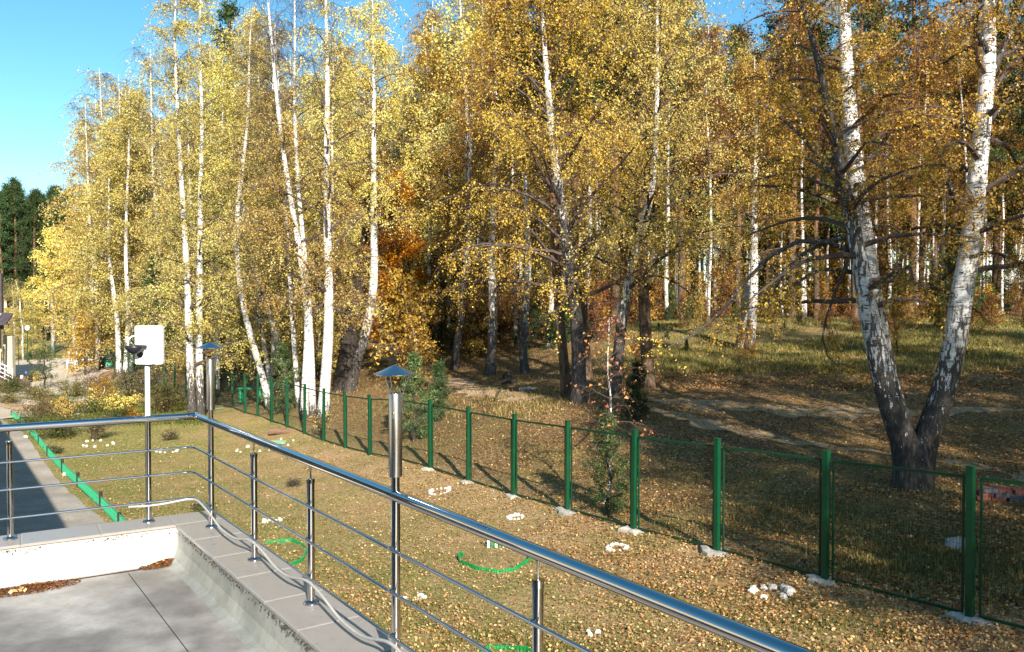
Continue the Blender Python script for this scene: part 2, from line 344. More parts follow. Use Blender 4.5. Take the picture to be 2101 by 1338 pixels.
M['hose'] = simple('pale_hose', (.40, .40, .375), .5, var=.1, scale=20)
M['debris'] = leafmat('brown_debris', [(0, (.05, .02, .01)), (.5, (.15, .06, .025)), (.9, (.27, .12, .05)), (1, (.5, .3, .1))], 0, 0)
M['wood'] = simple('weathered_wood', (.17, .10, .06), .85, var=.4, scale=5, bs=.5, bd=.02, stretch=(1, 1, 6))
M['beige_wall'] = simple('beige_plaster', (.42, .38, .30), .85, var=.1, scale=2)
M['roof_dark'] = simple('dark_roof_sheet', (.07, .055, .06), .5, var=.3, scale=3)
M['glass'] = simple('window_glass', (.03, .035, .04), .08, var=.1, spec=.6, bs=0)
M['red'] = simple('red_enamel', (.55, .03, .02), .35, var=.1)
M['blue'] = simple('blue_enamel', (.06, .12, .45), .35, var=.1)
M['white_rail'] = simple('white_rail', (.75, .75, .78), .4, var=.05)
M['brick'] = simple('dull_red_brick', (.22, .07, .05), .85, var=.3, scale=8)
M['tarp_green'] = simple('green_tarp', (.05, .28, .17), .55, var=.25, scale=3)
def membrane(name, a, b, stain):
    m, t, o = NT(name); v = coords(t); n = noise(t, v, .85, 3, .5); n2 = noise(t, v, 6, 6, .75); n3 = noise(t, v, 45, 3, .6); n4 = noise(t, v, 2.7, 5, .7)
    r = ramp(t, [(.40, a), (.58, b)]); t.links.new(n.outputs[0], r.inputs[0]); r2 = ramp(t, [(.35, (.74, .70, .66)), (.65, (1.06, 1.04, 1.02))]); t.links.new(n2.outputs[0], r2.inputs[0])
    c = mixc(t, 1, r.outputs[0], r2.outputs[0], 'MULTIPLY')
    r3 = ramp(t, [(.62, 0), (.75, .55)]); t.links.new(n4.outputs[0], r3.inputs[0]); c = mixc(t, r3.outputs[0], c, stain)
    rr = math_(t, 'MULTIPLY_ADD', n.outputs[0], .35); rr.node.inputs[2].default_value = .38
    pbr(t, o, c, rr, 0, n3.outputs[0], .2, .004, .35); return m
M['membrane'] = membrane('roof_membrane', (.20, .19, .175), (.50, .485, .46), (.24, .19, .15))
M['parapet'] = membrane('parapet_plaster', (.50, .51, .47), (.66, .66, .62), (.40, .38, .31))
M['parapet_grey'] = membrane('weathered_shaded_parapet_coat', (.22, .235, .215), (.36, .375, .35), (.24, .22, .18))  # right-hand cove: dirty grey-green coat, dimness of its grazing light put into the colour
M['moss'] = simple('dark_moss_mortar', (.06, .055, .045), .95, var=.5, scale=20)
M['tile'] = simple('grey_stone_tile', (.315, .285, .255), .32, var=.07, scale=14, bs=.03, bd=.003, spec=.5)
M['grout'] = simple('pale_grout', (.42, .39, .35), .9, var=.1)

# ------------------------------------------------------------------ ground
def axis(parts):
    a = np.concatenate([np.arange(*p) for p in parts]); return np.unique(np.round(a, 3))
xs = axis([(-3000, -400, 400), (-400, -90, 60), (-90, -45, 3), (-45, 40, .5), (40, 90, 3), (90, 400, 60), (400, 3001, 400)])
ys = axis([(-3000, -400, 400), (-400, -20, 60), (-20, 4, 2), (4, 60, .5), (60, 140, 2), (140, 400, 60), (400, 4001, 400)])
XX, YY = np.meshgrid(xs, ys)
ZZ = TZ(XX, YY)
def bump(x, y): return .035*np.sin(x*1.7+np.sin(y*1.1))*np.sin(y*1.9+np.cos(x*.8))+.02*np.sin(x*4.1+y*2.3)*np.sin(y*3.7-x*1.3)
def GZ(x, y): return TZ(x, y)+bump(np.asarray(x, float), np.asarray(y, float))
ZZ = ZZ+bump(XX, YY)
fx = 13.3-.641*YY
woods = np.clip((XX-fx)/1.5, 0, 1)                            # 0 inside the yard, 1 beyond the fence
px_ = 1050.5+F*XX/np.maximum(YY, 1); 
def sm(a, lo, hi): return np.clip((a-lo)/(hi-lo), 0, 1)
meadow = sm(YY, 31, 35)*sm(px_, 1250, 1400)*woods+sm(YY, 12, 14)*(1-sm(YY, 19, 22))*sm(px_, 1350, 1500)*woods*.5
yardg = (1-woods)*(.54+.10*sm(-XX, -2, 10)+.16*sm(-(XX-fx), 4, 8)-.42*sm(XX-fx, -5.5, -2.0))
garden = (1-woods)*sm(YY, 28, 36)*.35
near_under = woods*(1-sm(XX-fx, 3, 5))*.14
green = np.clip(yardg+garden+near_under+meadow*.66+woods*(1-meadow)*.0, 0, 1)
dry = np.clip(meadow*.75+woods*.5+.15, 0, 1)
nx, ny = len(xs), len(ys); I = np.arange(nx*ny).reshape(ny, nx)
Q = np.stack([I[:-1, :-1], I[:-1, 1:], I[1:, 1:], I[1:, :-1]], -1).reshape(-1, 4)
tag(obj('ground', mesh('ground', np.stack([XX, YY, ZZ], -1).reshape(-1, 3), [Q], M['ground'],
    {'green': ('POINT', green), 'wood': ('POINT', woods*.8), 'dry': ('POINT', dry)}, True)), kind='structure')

def drape(name, line, width, mat, lift=.02, n=80, rough=.12, kind='structure'):
    line = np.array(line, float)[:, :2]; L = np.concatenate([[0], np.cumsum(np.linalg.norm(np.diff(line, axis=0), axis=1))])
    n = max(n, int(L[-1]/.25)); s = np.linspace(0, L[-1], n); c = np.stack([np.interp(s, L, line[:, k]) for k in (0, 1)], 1)
    for _ in range(20): c[1:-1] = (c[:-2]+c[2:]+2*c[1:-1])/4
    T = np.gradient(c, axis=0); T /= np.linalg.norm(T, axis=1, keepdims=True); Nn = np.stack([T[:, 1], -T[:, 0]], 1)
    wd = np.interp(s, L, width if hasattr(width, '__len__') else [width]*len(line))
    K = max(4, int(wd.max()/.3)+1); u = np.linspace(-.5, .5, K)
    e0 = 1+rough*np.sin(s*1.3)+rough*np.sin(s*3.7+1)*.6+rough*rng.normal(size=n)*.5; e1 = 1+rough*np.sin(s*1.9+2)+rough*np.sin(s*4.3)*.6+rough*rng.normal(size=n)*.5
    wl = wd[:, None]*np.where(u[None] < 0, e0[:, None], e1[:, None])
    V = c[:, None, :]+Nn[:, None, :]*(u[None, :, None]*wl[:, :, None])
    Z = GZ(V[..., 0], V[..., 1])+lift
    V3 = np.concatenate([V, Z[..., None]], -1).reshape(-1, 3); J = np.arange(n*K).reshape(n, K)
    q = np.stack([J[:-1, :-1], J[:-1, 1:], J[1:, 1:], J[1:, :-1]], -1).reshape(-1, 4)
    return tag(obj(name, mesh(name, V3, [q], mat, smooth=True)), kind=kind)
def GL(pts): return [G(*p) for p in pts]
drape('dirt_road', GL([(1180, 795), (1330, 822), (1480, 832), (1700, 850), (1830, 850), (2000, 842), (2200, 838)]), [.5, 1.2, 1.4, 1.3, 1.1, .6, .4], M['dirt'], .010, rough=.3)
drape('dirt_track', GL([(1300, 832), (1450, 868), (1600, 905), (1760, 925), (1950, 948), (2130, 985), (2300, 1040)]), [.3, .8, .5, .35, .5, .7, .7], M['dirt'], .014, rough=.35)
drape('woodland_path', GL([(1100, 820), (980, 800), (880, 770), (820, 740), (790, 710), (770, 695), (740, 690)]), [.8, 1.4, 1.6, 1.8, 2.4, 3, 3], M['sand'], .012, rough=.3)
# plaza and pavements on the left
U = np.array([-.578, .816]); V_ = np.array([.816, .578])
SE = G(150, 1075)[:2]                                         # a point of the shadow's edge on the pavement
pvr = GL([(250, 1110), (140, 1000), (96, 940), (50, 885), (5, 840)])
wing_dir = U
K0 = G(185, 1050)[:2]
a0 = K0-U*8; b0 = K0+U*30
cen0 = a0-V_*3.2; cen1 = b0-V_*3.2
drape('pavement', [cen0, (cen0+cen1)/2, cen1], 6.4, M['asphalt'], .05, rough=.0)
plz = GL([(20, 860), (60, 800), (95, 765), (110, 745), (90, 740)])
drape('plaza', [plz[0], plz[1], plz[2], plz[3], G(115, 737)], [7, 9, 11, 15, 16], M['plaza'], .06, rough=.03)
drape('sand_bed', GL([(0, 832), (30, 836), (62, 842)]), [1.6, 1.6, 1.4], M['sand'], .09)
# concrete kerb along the pavement

# ------------------------------------------------------------------ the roof terrace under the camera
ZT = 3.13                                                     # top of the coping tiles
ZF = 2.83                                                     # roof surface
ZR = 4.03                                                     # handrail axis
def rl(d): return np.array([2.403-.708*d, d])                 # the railing's right-hand line
CN = rl(7.37)                                                 # its corner
LD = np.array([-1.22, -.74]); LD /= np.linalg.norm(LD)        # along the left-hand railing
RD = -U.copy(); RN = V_; LN = np.array([LD[1], -LD[0]])       # RN, LN: outwards
if LN@np.array([0, 1]) < 0: LN = -LN
def isect(p, d, q, e):
    A = np.array([d, -e]).T; s = np.linalg.solve(A, q-p); return p+d*s[0]
def offc(ro, lo): return isect(CN+RN*ro, RD, CN+LN*lo, LD)    # corner of the two offset lines
RLEN, LLEN = 14.0, 7.0
bld = empty('roof_terrace', (*CN, 0)); tag(bld, 'flat grey roof terrace with low white parapet walls and tiled coping under the steel railing', 'building')
B0 = np.array([*CN, 0])
def strip(name, ro0, ro1, lo0, lo1, z0, z1, mat, parent):     # an L-shaped solid between two offsets
    a, b = offc(ro0, lo0), offc(ro1, lo1)
    pts = [b+RD*RLEN, b, b+LD*LLEN, a+LD*LLEN, a, a+RD*RLEN]
    V = [(*p, z0) for p in pts]+[(*p, z1) for p in pts]
    Fc = [(0, 5, 4, 1), (1, 4, 3, 2), (6, 7, 10, 11), (7, 8, 9, 10)]+[(i, (i+1) % 6, (i+1) % 6+6, i+6) for i in range(6)]
    return obj(name, mesh(name, np.array(V)-B0, Fc, mat), parent)
IN, OUT = -.22, .17
strip('parapet_wall', IN+.012, OUT-.03, -.20+.012, OUT-.03, ZF-.2, ZT-.03, M['parapet'], bld)
strip('grout_bed', IN+.005, OUT-.01, -.20+.005, OUT-.01, ZT-.03, ZT-.008, M['grout'], bld)
# outer walls down to the ground
strip('outer_wall', .0, OUT-.06, .0, OUT-.06, -.8, ZF-.2, M['beige_wall'], bld)
# roof slab with a coved edge up to the parapet
def poly_in(off_r, off_l, z):
    c = offc(off_r, off_l); far = c+RD*RLEN; lf = c+LD*LLEN; bk = c+RD*RLEN+LD*LLEN
    return [(*far, z), (*c, z), (*lf, z), (*bk, z)]
V = poly_in(IN-.10, -.30, ZF)+poly_in(IN-.035, -.235, ZF+.025)+poly_in(IN+.0, -.20, ZF+.11)+poly_in(IN+.011, -.19, ZT-.06)
Fc = [(0, 1, 2, 3)][:1]
Fc = [(3, 2, 1, 0)]
for k in range(3):
    for i in range(2): Fc.append((k*4+i, k*4+i+1, k*4+4+i+1, k*4+4+i))
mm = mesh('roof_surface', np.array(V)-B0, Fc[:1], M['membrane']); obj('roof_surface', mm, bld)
VA = np.array(V)-B0
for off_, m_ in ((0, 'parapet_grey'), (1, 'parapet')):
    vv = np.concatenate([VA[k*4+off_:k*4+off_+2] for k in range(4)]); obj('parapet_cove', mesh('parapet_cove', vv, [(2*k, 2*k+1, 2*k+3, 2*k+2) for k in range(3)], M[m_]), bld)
# membrane seams: a lap of felt along the right-hand wall and one across
sm_ = MB(); c1 = offc(IN-.42, -.42)
sm_.bar((*(c1-B0[:2]), ZF+.002), (*(c1+RD*9-B0[:2]), ZF+.002), .005, .004)
sm_.build('membrane_seam', simple('seam_bitumen', (.04, .035, .03), .8), bld)
sm2 = MB(); c2 = offc(IN-.32, -.36); sm2.bar((*(c2-B0[:2]), ZF+.003), (*(c2+LD*6-B0[:2]), ZF+.003), .008, .006); sm2.build('membrane_seam', M['debris'], bld)
# crumbling mortar and moss line under the coping tiles
ml = []
for k in range(2600):
    if rng.random() < .72: p = offc(IN, -.2)+RD*rng.random()**1*8.0+RN*rng.normal()*.006
    else: p = offc(IN, -.2)+LD*rng.random()*4+LN*rng.normal()*.004
    if math.sin(p[0]*9)+math.sin(p[1]*5.3)+rng.normal()*.8 < -.2: continue
    ml.append((*(p-RN*.006), ZT-.035-abs(rng.normal())*.02))
Vq, Fq = leaf_quads(np.array(ml)-B0, .014, rng); tag(obj('mortar_moss', mesh('mortar_moss', Vq, [Fq], M['moss']), bld), kind='stuff')
# coping tiles, each its own
def tile_mesh(a, b, c, d):
    pts = [np.array(p) for p in (a, b, c, d)]; cen = sum(pts)/4
    inn = [cen+(p-cen)*(1-.006/np.linalg.norm(p-cen)*2) for p in pts]
    V = [(*p, ZT-.022) for p in pts]+[(*p, ZT-.003) for p in pts]+[(*p, ZT) for p in inn]
    Fc = [(3, 2, 1, 0), (8, 9, 10, 11)]+[(i, (i+1) % 4, (i+1) % 4+4, i+4) for i in range(4)]+[(i+4, (i+1) % 4+4, (i+1) % 4+8, i+8) for i in range(4)]
    return mesh('coping_tile', np.array(V)-B0, Fc, M['tile'])
ci, cx = offc(IN-.01, -.21), offc(OUT, OUT)
cr = isect(ci, RN, cx, RD); cl = isect(ci, LN, cx, LD)
j = .0035
obj('coping_tile', tile_mesh(ci, cr, cx, cl), bld)
wR = np.linalg.norm(cr-ci); s = .006
dR = (cr-ci)/wR
while s < 11:
    e = s+.57; a = ci+RD*s; b = ci+RD*(e-.006)
    obj('coping_tile', tile_mesh(a, b, b+dR*wR, a+dR*wR), bld); s = e
dL = (cl-ci); s = .006
while s < 6.6:
    e = s+.57; a = ci+LD*s; b = ci+LD*(e-.006)
    obj('coping_tile', tile_mesh(a, a+dL, b+dL, b), bld); s = e

# the house wall that rises behind and left of the terrace
hw = empty('house_wall', (-3.9, 1.0, ZF)); tag(hw, 'brown rendered house wall rising behind the terrace, outside the picture', 'building')
hc = np.array([-3.9-.578*.2, 1.0+.816*.2])
q = MB(); c_ = hc-U*7-V_*1.5-np.array([-3.9, 1.0]); q.box((*c_, 2.0), (3, 14, 5.4), ((V_[0], V_[1], 0), (U[0], U[1], 0), (0, 0, 1))); q.build('wall', simple('brown_house_render', (.16, .12, .10), .8), hw)

# ------------------------------------------------------------------ railing
rail = empty('steel_railing', (*CN, ZT)); tag(rail, 'polished steel balcony railing with round handrail and three thin crossbars', 'railing')
RB = np.array([*CN, ZT])
def arc_path(off, z, n=7, rad=.10):                           # along the left rail, round the corner, along the right rail
    c = offc(off, off); a = c+LD*rad; b = c+RD*rad
    pts = [c+LD*4.2, c+LD*2, a]
    for k in range(1, n): t = k/n; pts.append((1-t)**2*a+2*t*(1-t)*c+t*t*b)
    pts += [b]+[c+RD*x for x in (1, 2.5, 4, 5.5, 7.2)]
    return np.array([(*p, z) for p in pts])-RB
c = CN
MB().tube([(*(c+LD*4.2-CN), ZR-ZT), (*(c+LD*2-CN), ZR-ZT), (*(c+LD*.05-CN), ZR-ZT)], .030, 20).build('handrail', M['chrome'], rail, True)
MB().tube([(*(c+RD*.05-CN), ZR-ZT)]+[(*(c+RD*x-CN), ZR-ZT) for x in (2, 4, 7.5)], .030, 24).build('handrail', M['chrome'], rail, True)
MB().tube([(*(c+LD*.06-CN), ZR-ZT), (*(c+LD*.03-CN), ZR-ZT), (0, 0, ZR-ZT+.0), (*(c+RD*.03-CN), ZR-ZT), (*(c+RD*.06-CN), ZR-ZT)], [.033, .034, .034, .034, .033], 16).build('rail_elbow', M['chrome'], rail, True)
for h in (.18, .41, .63):
    MB().tube(arc_path(-.034, ZT+h), .0092, 12).build('crossbar', M['chrome'], rail, True)
posts = [('full', rl(7.0)), ('short', rl(6.08)), ('short', rl(5.18)), ('full', rl(4.24)), ('short', rl(3.25)), ('short', rl(2.3)), ('short', rl(1.3)),
         ('full', CN+LD*.40), ('short', CN+LD*1.43), ('short', CN+LD*2.6), ('short', CN+LD*3.7)]
def mk_post(kind):
    pm = MB(); top = .79 if kind == 'short' else .93
    pm.lathe((0, 0, 0), [(.0235, 0), (.0235, top)], 20)
    parts = [('post_tube', pm.mesh('post_tube', M['chrome'], True))]
    bm = MB(); bm.lathe((0, 0, 0), [(.046, 0), (.050, .004), (.050, .012), (.044, .020), (.028, .026)], 28); parts.append(('base_flange', bm.mesh('base_flange', M['chrome'])))
    if kind == 'short':
        cm = MB(); cm.lathe((0, 0, 0), [(.026, .765), (.026, .79), (.024, .796), (.006, .797), (.0045, .84), (.009, .868), (.009, .875)], 20); parts.append(('cap_pin', cm.mesh('cap_pin', M['chrome'])))
    return parts
PM = {k: mk_post(k) for k in ('full', 'short')}
clipm = MB(); clipm.lathe((0, 0, 0), [(.010, -.013), (.013, -.008), (.013, .008), (.010, .013)], 10, axis=(*U, 0)); clipm = clipm.mesh('crossbar_clip', M['chrome'], True)
for i, (kind, p) in enumerate(posts):
    e = obj('post', PM[kind][0][1], rail, (*(p-CN), 0)); 
    for nme, me in PM[kind][1:]: obj(nme, me, e)
    left = i >= 7; n_ = LN if left else RN
    for h in (.18, .41, .63): obj('crossbar_clip', clipm, e, (*(-n_*.030), h))
# lamps that sit on the two tall posts
def post_lamp(p, label):
    e = empty('post_lamp', (*p, ZR)); tag(e, label, 'lamp', 'hooded steel lamps on the railing posts')
    MB().lathe((0, 0, 0), [(.0215, .02), (.0215, .10)], 18).build('stem', M['chrome'], e, True)
    MB().lathe((0, 0, 0), [(.034, .10), (.035, .105), (.035, .525), (.033, .53), (.028, .53), (.028, .50)], 28).build('housing', M['brushed'], e, True)
    MB().lathe((0, 0, 0), [(.112, .625), (.112, .628), (.008, .672), (.0, .674)], 28).build('hood', M['brushed'], e)
    MB().lathe((0, 0, 0), [(.0, .44), (.02, .44), (.02, .47), (.0, .475)], 12).build('diffuser', M['white_plastic'], e)
    for k in range(3):
        a = k*2.094+.35; x, y = math.cos(a), math.sin(a)
        MB().tube([(x*.040, y*.040, .40), (x*.040, y*.040, .50), (x*.043, y*.043, .53), (x*.072, y*.072, .60), (x*.074, y*.074, .632)], .004, 8).build('rod', M['chrome'], e, True)
        MB().tube([(x*.034, y*.034, .43), (x*.043, y*.043, .43)], .005, 8).build('rod_bolt', M['chrome'], e)
post_lamp(rl(7.0), 'hooded steel lamp on the railing post at the terrace corner beside the birch trunks')
post_lamp(rl(4.24), 'larger nearer hooded steel lamp on the railing post in front of the green fence')
# white pole with an access panel, camera and box
PB = CN+LD*.40-LN*.0
pl = empty('antenna_pole', (*PB, ZR)); tag(pl, 'white flat panel antenna and dark dome camera on a slim pole above the railing', 'antenna')
MB().lathe((0, 0, 0), [(.021, .02), (.021, .50)], 18).build('pole', M['white_paint'], pl, True)
fwd = np.array([0, 1.0, 0]); 
def bev_panel(w, h, dp, mat, name, parent, loc, r=.015):
    a = []
    for cx, cz, s0 in ((w/2-r, h/2-r, 0), (-w/2+r, h/2-r, 90), (-w/2+r, -h/2+r, 180), (w/2-r, -h/2+r, 270)):
        for k in range(5): t = R_(s0+k*22.5); a.append((cx+r*math.cos(t), cz+r*math.sin(t)))
    n = len(a); V = [(x, -dp/2, z) for x, z in a]+[(x, dp/2, z) for x, z in a]
    Fc = [list(range(n)), list(range(n, 2*n))[::-1]]+[(i, i+n, (i+1) % n+n, (i+1) % n) for i in range(n)]
    return obj(name, mesh(name, V, Fc, mat), parent, loc)
bev_panel(.24, .335, .035, M['white_plastic'], 'panel', pl, (0, .05, .64))
b = MB(); b.box((.01, .012, .575), (.075, .035, .20)); b.build('mount_bracket', M['white_paint'], pl)
b = MB(); b.box((.012, -.004, .468), (.085, .05, .012)); b.build('clamp', M['dark_plastic'], pl)
b = MB(); b.lathe((-.085, -.05, .60), [(.012, -.035), (.045, -.02), (.075, .012), (.078, .035), (.07, .04)], 20); b.build('camera_hood', M['dark_plastic'], pl, True)
b = MB(); b.bar((-.085, -.05, .635), (.0, -.01, .625), .03); b.build('camera_arm', M['dark_plastic'], pl)
b = MB(); b.lathe((-.075, .03, .555), [(.0, 0), (.022, 0), (.026, .006), (.02, .012)], 18, axis=(0, -1, 0)); b.bar((-.085, .022, .53), (-.075, .022, .55), .008); b.build('cable_gland', M['dark_plastic'], pl)
b = MB(); b.tube([(-.145, -.04, .63), (-.155, -.02, .68), (-.145, .01, .71), (-.12, .03, .72)], .006, 8); b.build('lead', M['white_plastic'], pl, True)
# hose tied along the lowest crossbar
hp = []
o_ = offc(-.05, -.05)
for s, dz in ((.52, .165), (.42, .155), (.3, .15), (.18, .16), (.06, .175)): hp.append((*(o_+LD*s), ZT+dz))
L_ = [(0.06, .19), (.3, .185), (.55, .155), (.9, .09), (1.25, .10), (1.58, .175), (1.8, .16), (2.1, .10), (2.35, .10), (2.68, .175), (2.9, .15), (3.2, .08), (3.5, .08), (3.84, .175), (4.1, .12), (4.5, .06), (5.05, .17), (5.6, .05), (6.2, .05)]
for s, dz in L_: hp.append((*(o_+RD*s-RN*.006*math.sin(s*2)), ZT+dz))
hp = np.array(hp); L = np.concatenate([[0], np.cumsum(np.linalg.norm(np.diff(hp, axis=0), axis=1))]); s = np.linspace(0, L[-1], 160); hh = np.stack([np.interp(s, L, hp[:, k]) for k in range(3)], 1)
for _ in range(6): hh[1:-1] = (hh[:-2]+hh[2:]+2*hh[1:-1])/4
ho = MB().tube(hh-hh[0], .009, 10).build('cable_hose', M['hose'], None, True, loc=hh[0]); tag(ho, 'pale corrugated cable hose tied along the lowest railing crossbar', 'cable')
# brown debris heaps and stray leaves on the roof
def heap(x, y, w_, d_, label, rot):
    c = P(x, y, 1)-EYE; c = EYE+c*((ZF-EYE[2])/c[2])
    n = 2600; a = rng.normal(size=(n, 2)); r = np.linalg.norm(a, axis=1); k = np.clip(r, 0, 2.2)/r; a *= k[:, None]
    cs, sn = math.cos(rot), math.sin(rot); X = a[:, 0]*w_/2.2; Y = a[:, 1]*d_/2.2
    pts = np.stack([X*cs-Y*sn, X*sn+Y*cs, .006+.03*np.exp(-(r**2)*.8)*rng.random(n)], 1)
    Vq, Fq = leaf_quads(pts, .022, rng, .35, .4)
    tag(obj('debris_heap', mesh('debris_heap', Vq, [Fq], M['debris'], {'rnd': ('FACE', rng.random(n)*.93)}), None, c), label, 'debris', None, 'stuff')
    k = 14; q = np.concatenate([rng.normal(size=(k, 2))*[w_*.5, d_*.7], np.full((k, 1), .03)], 1); q = np.stack([q[:, 0]*cs-q[:, 1]*sn, q[:, 0]*sn+q[:, 1]*cs, q[:, 2]], 1)
    Vq, Fq = leaf_quads(q, .05, rng, .8, .35); tag(obj('fallen_leaves', mesh('fallen_leaves', Vq, [Fq], M['litter'], {'rnd': ('FACE', .5+.5*rng.random(k))}), None, c), 'few yellow birch leaves scattered over '+label, 'leaves', None, 'stuff')
heap(62, 1209, .34, .13, 'brown seed heap on the roof at the left edge', math.atan2(LD[1], LD[0]))
heap(340, 1156, .22, .10, 'brown seed heap in the far corner of the roof', math.atan2(LD[1], LD[0])+.35)
k = 70; q = np.stack([offc(IN-.2, -.3)[0]-rng.random(k)*2.5, offc(IN-.2, -.3)[1]-.1-rng.random(k)*3.0, np.full(k, ZF+.008)], 1)
Vq, Fq = leaf_quads(q, .028, rng, .7, .3); tag(obj('leaf_crumbs', mesh('leaf_crumbs', Vq, [Fq], M['litter_dark'], {'rnd': ('FACE', rng.random(k))})), 'small dry leaf crumbs strewn across the grey roof', 'leaves', None, 'stuff')

# ------------------------------------------------------------------ green fence along the woods
FH = 2.06
def fence(name, pts, label, mid_rail=False, footing=None, postw=.09, smallmesh=False):
    pts = [np.array([*p, float(TZ(*p))]) for p in pts]; O = pts[0].copy()
    root = empty(name, O); tag(root, label, 'fence')
    pm = MB(); pm.box((0, 0, FH/2-.05), (postw, postw, FH+.1+.02)); pm.box((0, 0, FH+.012), (postw+.008, postw+.008, .012)); pm = pm.mesh('post', M['green_paint'])
    for i, p in enumerate(pts):
        nb = pts[min(i+1, len(pts)-1)]-pts[max(i-1, 0)]; ang = math.atan2(nb[1], nb[0])
        po = obj('post', pm, root, p-O); po.rotation_euler = (rng.normal()*.008, rng.normal()*.008, ang+rng.normal()*.05)
        if footing and i in footing:
            f = MB(); r0 = np.array([.30, .20])*(.8+.4*rng.random()); n = 12; rr = 1+.18*rng.normal(size=n)
            ring = lambda s, z: [(r0[0]*s*rr[k]*math.cos(k*2*math.pi/n), r0[1]*s*rr[k]*math.sin(k*2*math.pi/n), z+.008*rng.normal()) for k in range(n)]
            Vf = ring(1, -.06)+ring(.93, .025)+ring(.6, .05); Ff = [(a*n+k, a*n+(k+1) % n, (a+1)*n+(k+1) % n, (a+1)*n+k) for a in range(2) for k in range(n)]+[list(range(2*n, 3*n))]
            f.add(Vf, Ff); f.build('footing', M['concrete'], po, False)
    for i in range(len(pts)-1):
        a, b = pts[i]-O, pts[i+1]-O; t = b-a; L = np.linalg.norm(t[:2]); u = t/L; off = np.array([u[1], -u[0], 0]); off = off if off[0] > 0 else -off
        off = off*.03
        a2 = a+u*.12+off; b2 = b-u*.12+off; up = np.array([0, 0, 1])
        fr = MB(); zt, zb = FH-.14, .06
        for z in (zt, zb): fr.bar(a2+up*z, b2+up*z, .030, .040)
        for q in (a2, b2): fr.bar(q+up*(zb-.012), q+up*(zt+.012), .028, .026, (u[0], u[1], 0))
        c = (a2+b2)/2; fo = fr
        me = mesh('panel_frame', np.concatenate(fr.v)-c, fr.f, M['green_rail']); po = obj('panel_frame', me, root, c)
        d = pts[i][1]; st = .05 if d < 26 else .1; w_ = .0022 if d < 26 else .0035
        n = int(L/st); wr = MB()
        for k in range(1, n): q = a2+(b2-a2)*k/n-c; wr.bar(q+up*zb, q+up*zt, w_, w_, (u[0], u[1], 0))
        for k in range(1, 10): z = zb+(zt-zb)*k/10; wr.bar(a2-c+up*z, b2-c+up*z, w_*1.1)
        tag(obj('wire_mesh', wr.mesh('wire_mesh', M['green_dark']), po), kind='stuff')
    return root
mainp = FP[:]; 
fence('wire_fence', mainp, 'long green metal fence with wire panels running along the edge of the birch wood', footing={2, 3, 4, 5, 6, 7, 8, 9, 10})
cA = FP[-1]
seg2 = [cA, (XP(475, 45), 45), (XP(440, 50), 50), (XP(408, 53), 53), (XP(380, 55.5), 55.5), (XP(357, 58), 58), (XP(335, 60.5), 60.5), (XP(315, 63), 63), (XP(296, 65.5), 65.5), (XP(278, 68), 68), (XP(262, 70.5), 70.5), (XP(247, 73), 73), (XP(234, 75.5), 75.5)]
fence('wire_fence', seg2, 'green metal fence stretch behind the shrubs, bending away from the leaning birches')
fence('wire_fence', [(XP(196, 100), 100), (XP(182, 100), 100)]+[(XP(x, 100), 100) for x in (145, 111, 62, 20)], 'distant green metal fence behind the pale plaza')

# ------------------------------------------------------------------ trees
def smooth_path(p, n):
    p = np.array(p, float); L = np.concatenate([[0], np.cumsum(np.linalg.norm(np.diff(p, axis=0), axis=1))]); s = np.linspace(0, L[-1], n)
    q = np.stack([np.interp(s, L, p[:, k]) for k in range(3)], 1)
    for _ in range(2): q[1:-1] = (q[:-2]+q[2:]+2*q[1:-1])/4
    return q
def grow(r, org, d0, L, K, grav, wob):                        # curved shoots: origins (N,3), directions (N,3), lengths (N)
    N = len(org); pts = np.empty((N, K, 3)); pts[:, 0] = org; d = d0.copy(); step = (L/(K-1))[:, None]
    for k in range(1, K):
        d = d+r.normal(size=(N, 3))*wob; d[:, 2] -= grav*(k/K*1.5+.25); d /= np.linalg.norm(d, axis=1, keepdims=True)
        pts[:, k] = pts[:, k-1]+d*step
    return pts
def at_path(pts, t):
    K = pts.shape[-2]; f = t*(K-1); i = np.clip(f.astype(int), 0, K-2); w_ = (f-i)[..., None]
    return i, w_
